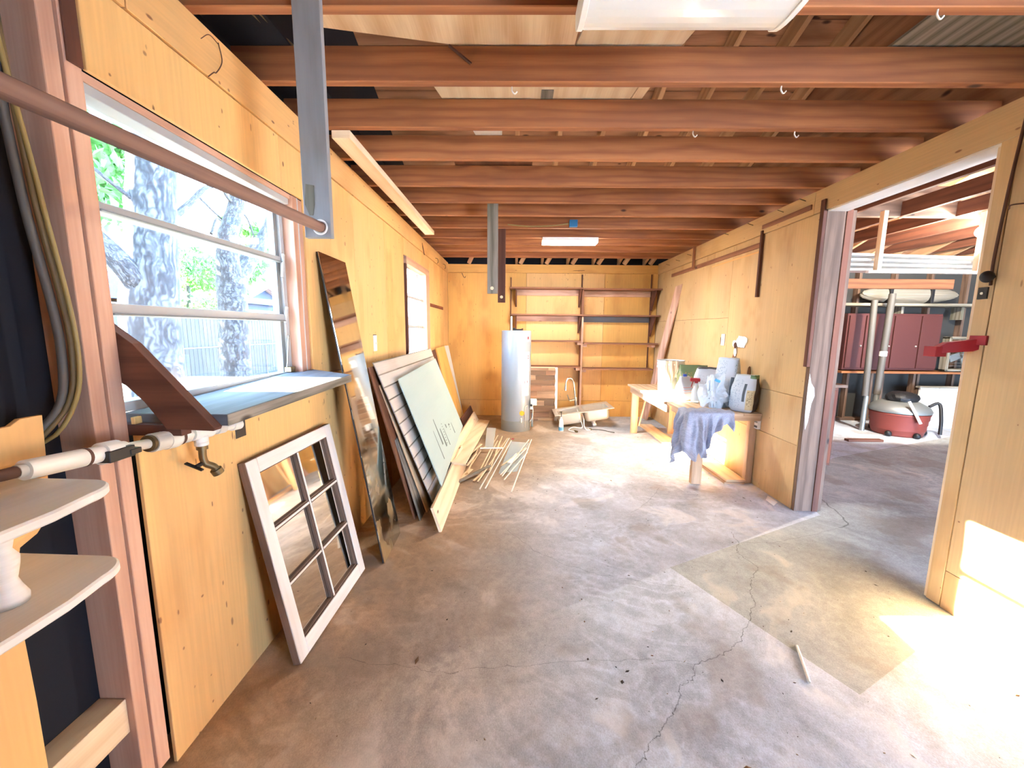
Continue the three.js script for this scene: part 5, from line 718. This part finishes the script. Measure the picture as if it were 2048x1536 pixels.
{ // trees
  const bark = tex(256, 512, (i, j) => { const u = i / 256 * 6, v = j / 512 * 5; const wq = fbm(u * 2, v * 2, 3, 509), r = Math.abs(fbm(u * 4.2 + 1.6 * wq, v * 1.5 + wq, 4, 501) - 0.5) * 2, q = Math.abs(fbm(u * 6 + wq * 2, v * 3.4, 3, 503) - 0.5) * 2, k = Math.min(1, r * 3.2) * (0.45 + 0.55 * Math.min(1, q * 3.5)); return [24 + 54 * k, 24 + 53 * k, 24 + 52 * k]; }); bark.repeat.set(1, 1.5);
  const bm = std({ map: bark, roughness: 0.95, bumpMap: bark, bumpScale: 0.02 });
  const limb = (pts, r0, r1, seed) => { const c = new THREE.CatmullRomCurve3(pts.map((p) => V(...p))), S = 40, Rr = 18, f = c.computeFrenetFrames(S, false), pos = [], uv = [], ix = []; for (let i = 0; i <= S; i++) { const p = c.getPoint(i / S); for (let j = 0; j <= Rr; j++) { const a = (j % Rr) / Rr * TAU, n = 1 + 0.16 * (fbm(Math.cos(a) * 3 + i * 0.23, Math.sin(a) * 3 + i * 0.31, 3, seed) - 0.5), r = lerp(r0, r1, Math.pow(i / S, 0.8)) * n; const q = f.normals[i].clone().multiplyScalar(Math.cos(a) * r).addScaledVector(f.binormals[i], Math.sin(a) * r).add(p); pos.push(q.x, q.y, q.z); uv.push(j / Rr, i / S * 2); } } for (let i = 0; i < S; i++) for (let j = 0; j < Rr; j++) { const a = i * (Rr + 1) + j; ix.push(a, a + 1, a + Rr + 1, a + 1, a + Rr + 2, a + Rr + 1); } const g = new THREE.BufferGeometry(); g.setAttribute('position', new THREE.Float32BufferAttribute(pos, 3)); g.setAttribute('uv', new THREE.Float32BufferAttribute(uv, 2)); g.setIndex(ix); g.computeVertexNormals(); return g; };
  const lg = new THREE.BufferGeometry(); lg.setAttribute('position', new THREE.Float32BufferAttribute([0, 0, 0, 0.35, 0.5, 0.06, 0, 1, 0, 0, 0, 0, 0, 1, 0, -0.35, 0.5, 0.06], 3)); lg.computeVertexNormals();
  const leafM = phys({ color: new THREE.Color('#7fae6a'), roughness: 0.9, transmission: 0.45, thickness: 0, side: THREE.DoubleSide });
  const foliage = (p, clusters, seed, per, size = 0.13) => { const R = mulberry(seed), n = clusters.length * per, o = new THREE.InstancedMesh(lg, leafM, n), m = new THREE.Matrix4(), q = new THREE.Quaternion(); let i = 0; for (const [x, y, z, r] of clusters) for (let k = 0; k < per; k++) { const d = V(R() - 0.5, R() - 0.5, R() - 0.5).normalize().multiplyScalar(r * Math.cbrt(R())); d.y *= 0.7; q.setFromEuler(new THREE.Euler(R() * TAU, R() * TAU, R() * TAU)); const s = size * (0.6 + 0.8 * R()); m.compose(V(x, y, z).add(d), q, V(s * 0.8, s, s)); o.setMatrixAt(i, m); o.setColorAt(i++, new THREE.Color().setHSL(0.25 + 0.06 * R(), 0.3 + 0.2 * R(), 0.45 + 0.25 * R())); } o.name = 'foliage'; o.userData.kind = 'stuff'; o.castShadow = o.receiveShadow = true; p.add(o); };
  const sp = (R, c, s, n, r) => Array.from({ length: n }, () => [c[0] + (R() - 0.5) * s[0], c[1] + (R() - 0.5) * s[1], c[2] + (R() - 0.5) * s[2], r * (0.5 + R())]);
  { const t = thing('tree', 'thick grey-barked tree, left of the two seen through the near window', 'tree'), R = mulberry(11);
    part(t, 'trunk', limb([[-5, -0.35, -5.35], [-5, 0.3, -5.36], [-5, 1.0, -5.36], [-5, 1.9, -5.45], [-5, 2.9, -5.58], [-5, 3.8, -5.68], [-5.05, 4.8, -5.72], [-5.1, 7, -5.5]], 0.42, 0.2, 1), bm);
    part(t, 'limb', limb([[-5, 1.75, -5.4], [-5.02, 2.15, -5.12], [-5.2, 2.5, -4.95], [-6, 3.1, -4.95], [-7.5, 4.2, -5.3]], 0.16, 0.08, 2), bm); part(t, 'limb', limb([[-5, 2.75, -5.6], [-5.05, 2.95, -5.95], [-5.1, 3.35, -6.45], [-5.1, 3.6, -6.7], [-5.2, 3.95, -7.4]], 0.065, 0.03, 3), bm); part(t, 'twig', limb([[-5.08, 3.45, -6.55], [-5.1, 3.3, -6.9], [-5.1, 3.15, -7.3]], 0.02, 0.012, 4), bm); part(t, 'twig', limb([[-5, 3.0, -5.4], [-5.2, 3.3, -5.1], [-5.6, 3.7, -5.1]], 0.03, 0.012, 5), bm);
    foliage(t, [...sp(R, [-8.5, 4.9, -8.1], [1.6, 2.2, 1.0], 16, 0.42), ...sp(R, [-5.6, 6.9, -3.4], [6, 1.6, 8], 60, 1.3), ...sp(R, [-11, 4.6, -7.4], [2.5, 5.5, 3], 40, 0.8)], 21, 200, 0.24); }  // last cluster stands apart from the crown, unseen, added to shade the trunks
  { const t = thing('tree', 'forked tree with slender trunk, right of the two seen through the near window', 'tree'), R = mulberry(12);
    part(t, 'trunk', limb([[-5, -0.35, -6.95], [-5, 0.6, -6.95], [-5, 1.6, -7.0], [-5, 2.3, -7.02]], 0.25, 0.22, 6), bm); part(t, 'limb', limb([[-5, 2.15, -7.0], [-5, 2.6, -6.98], [-5, 2.95, -7.03], [-5, 3.3, -7.2], [-5, 3.7, -7.37], [-5.1, 4.5, -7.6], [-5.3, 6, -7.9]], 0.19, 0.1, 7), bm); part(t, 'limb', limb([[-5, 2.1, -7.05], [-5, 2.4, -7.3], [-5, 2.75, -7.65], [-5, 3.15, -8.05], [-5.1, 3.8, -8.6], [-5.3, 5.2, -9.3]], 0.18, 0.1, 8), bm); part(t, 'twig', limb([[-5, 3.5, -7.3], [-5, 3.65, -7.05], [-5, 3.85, -6.95]], 0.035, 0.015, 9), bm); part(t, 'twig', limb([[-5, 3.5, -7.35], [-5.05, 3.4, -7.65], [-5.1, 3.1, -7.9]], 0.022, 0.012, 10), bm); part(t, 'twig', limb([[-7, 3.5, -9.3], [-7, 3.9, -9.55], [-7, 3.6, -10.1], [-7, 3.35, -10.4]], 0.035, 0.015, 13), bm);
    foliage(t, [...sp(R, [-7.5, 3.6, -11.5], [0.8, 1.4, 1.6], 12, 0.3), ...sp(R, [-5.6, 7, -11], [6, 1.6, 8], 60, 1.3)], 22, 200, 0.2); }
  { const t = thing('tree', 'leafy bush-like tree growing beyond the fence between the trunks', 'tree'), R = mulberry(13); part(t, 'trunk', limb([[-13, -0.35, -15.6], [-13, 1.5, -15.7], [-13.1, 3, -15.9]], 0.14, 0.06, 11), bm); foliage(t, [...sp(R, [-13, 2.7, -15.9], [2, 2.6, 3.6], 60, 0.6), ...sp(R, [-13, 4.0, -15.0], [1.5, 1.2, 3], 14, 0.45), ...sp(R, [-14, 3.0, -12.2], [1.5, 1.6, 1.4], 20, 0.5)], 23, 130, 0.17); }
  { const t = thing('tree', 'unseen twin-stemmed tree added outside the near window to narrow its sunbeam', 'tree'), R = mulberry(14); part(t, 'trunk', limb([[-2.55, -0.35, -1.22], [-2.55, 1.2, -1.2], [-2.6, 2.4, -1.22], [-2.7, 4, -1.0]], 0.24, 0.22, 12), bm); part(t, 'trunk', limb([[-2.6, -0.35, -2.04], [-2.6, 1.2, -2.02], [-2.6, 2.4, -2.0], [-2.7, 4, -2.2]], 0.2, 0.18, 14), bm); foliage(t, sp(R, [-2.9, 4.8, -1.6], [2, 1, 2.4], 14, 0.6), 24, 80); }  // not in view; both stems added to narrow the sun through the near window
}
{ // neighbouring houses
  const h = thing('house', 'white neighbouring house with blue-grey roof beyond the fence', 'house'), roof = wood('#3d5076', '#2f3f60', { seed: 71, rings: 30, knots: 0, W: 256 });
  part(h, 'wall', bx(-24, -18.2, -0.3, 2.5, -15.5, -24.4), M.whitepaint); part(h, 'roof', outline([[15.0, 2.5], [24.8, 2.3], [24.8, 2.5], [20.4, 3.8], [15.0, 3.95]], 6.4, [-24.3, 0, 0], [0, 0, -1], [0, 1, 0], 0), roof); part(h, 'gutter', bx(-18.15, -17.9, 2.2, 2.62, -15.0, -24.8, 2), M.alu); part(h, 'window', bx(-18.19, -18.12, 0.9, 1.9, -18.2, -19.2), M.black); settle(h);
  const s = thing('shed', 'dark blue gabled shed with a white sign beyond the fence', 'shed'), dk = std({ color: new THREE.Color('#1f2f42'), roughness: 0.8 });
  part(s, 'wall', outline([[25.6, -0.3], [31.2, -0.3], [31.2, 3.2], [28.3, 4.15], [25.6, 3.2]], 4, [-22, 0, 0], [0, 0, -1], [0, 1, 0], 1), dk); part(s, 'roof_slope', sheet([-17.5, 3.02, -25.2], [-17.5, 4.3, -28.2], [-22.3, 4.3, -28.2], [-22.3, 3.02, -25.2], 0.18), M.apron); part(s, 'roof_slope', sheet([-17.5, 4.3, -28.2], [-17.5, 3.1, -31.5], [-22.3, 3.1, -31.5], [-22.3, 4.3, -28.2], 0.18), M.apron); part(s, 'fascia', bx(-18.0, -17.7, 2.95, 3.35, -25.3, -31.4, 2), std({ color: new THREE.Color('#28507a'), roughness: 0.6 })); part(s, 'sign', bx(-17.95, -17.9, 2.15, 2.55, -26.6, -30.2), M.white); settle(s);
}
renderer.render(scene, camera);
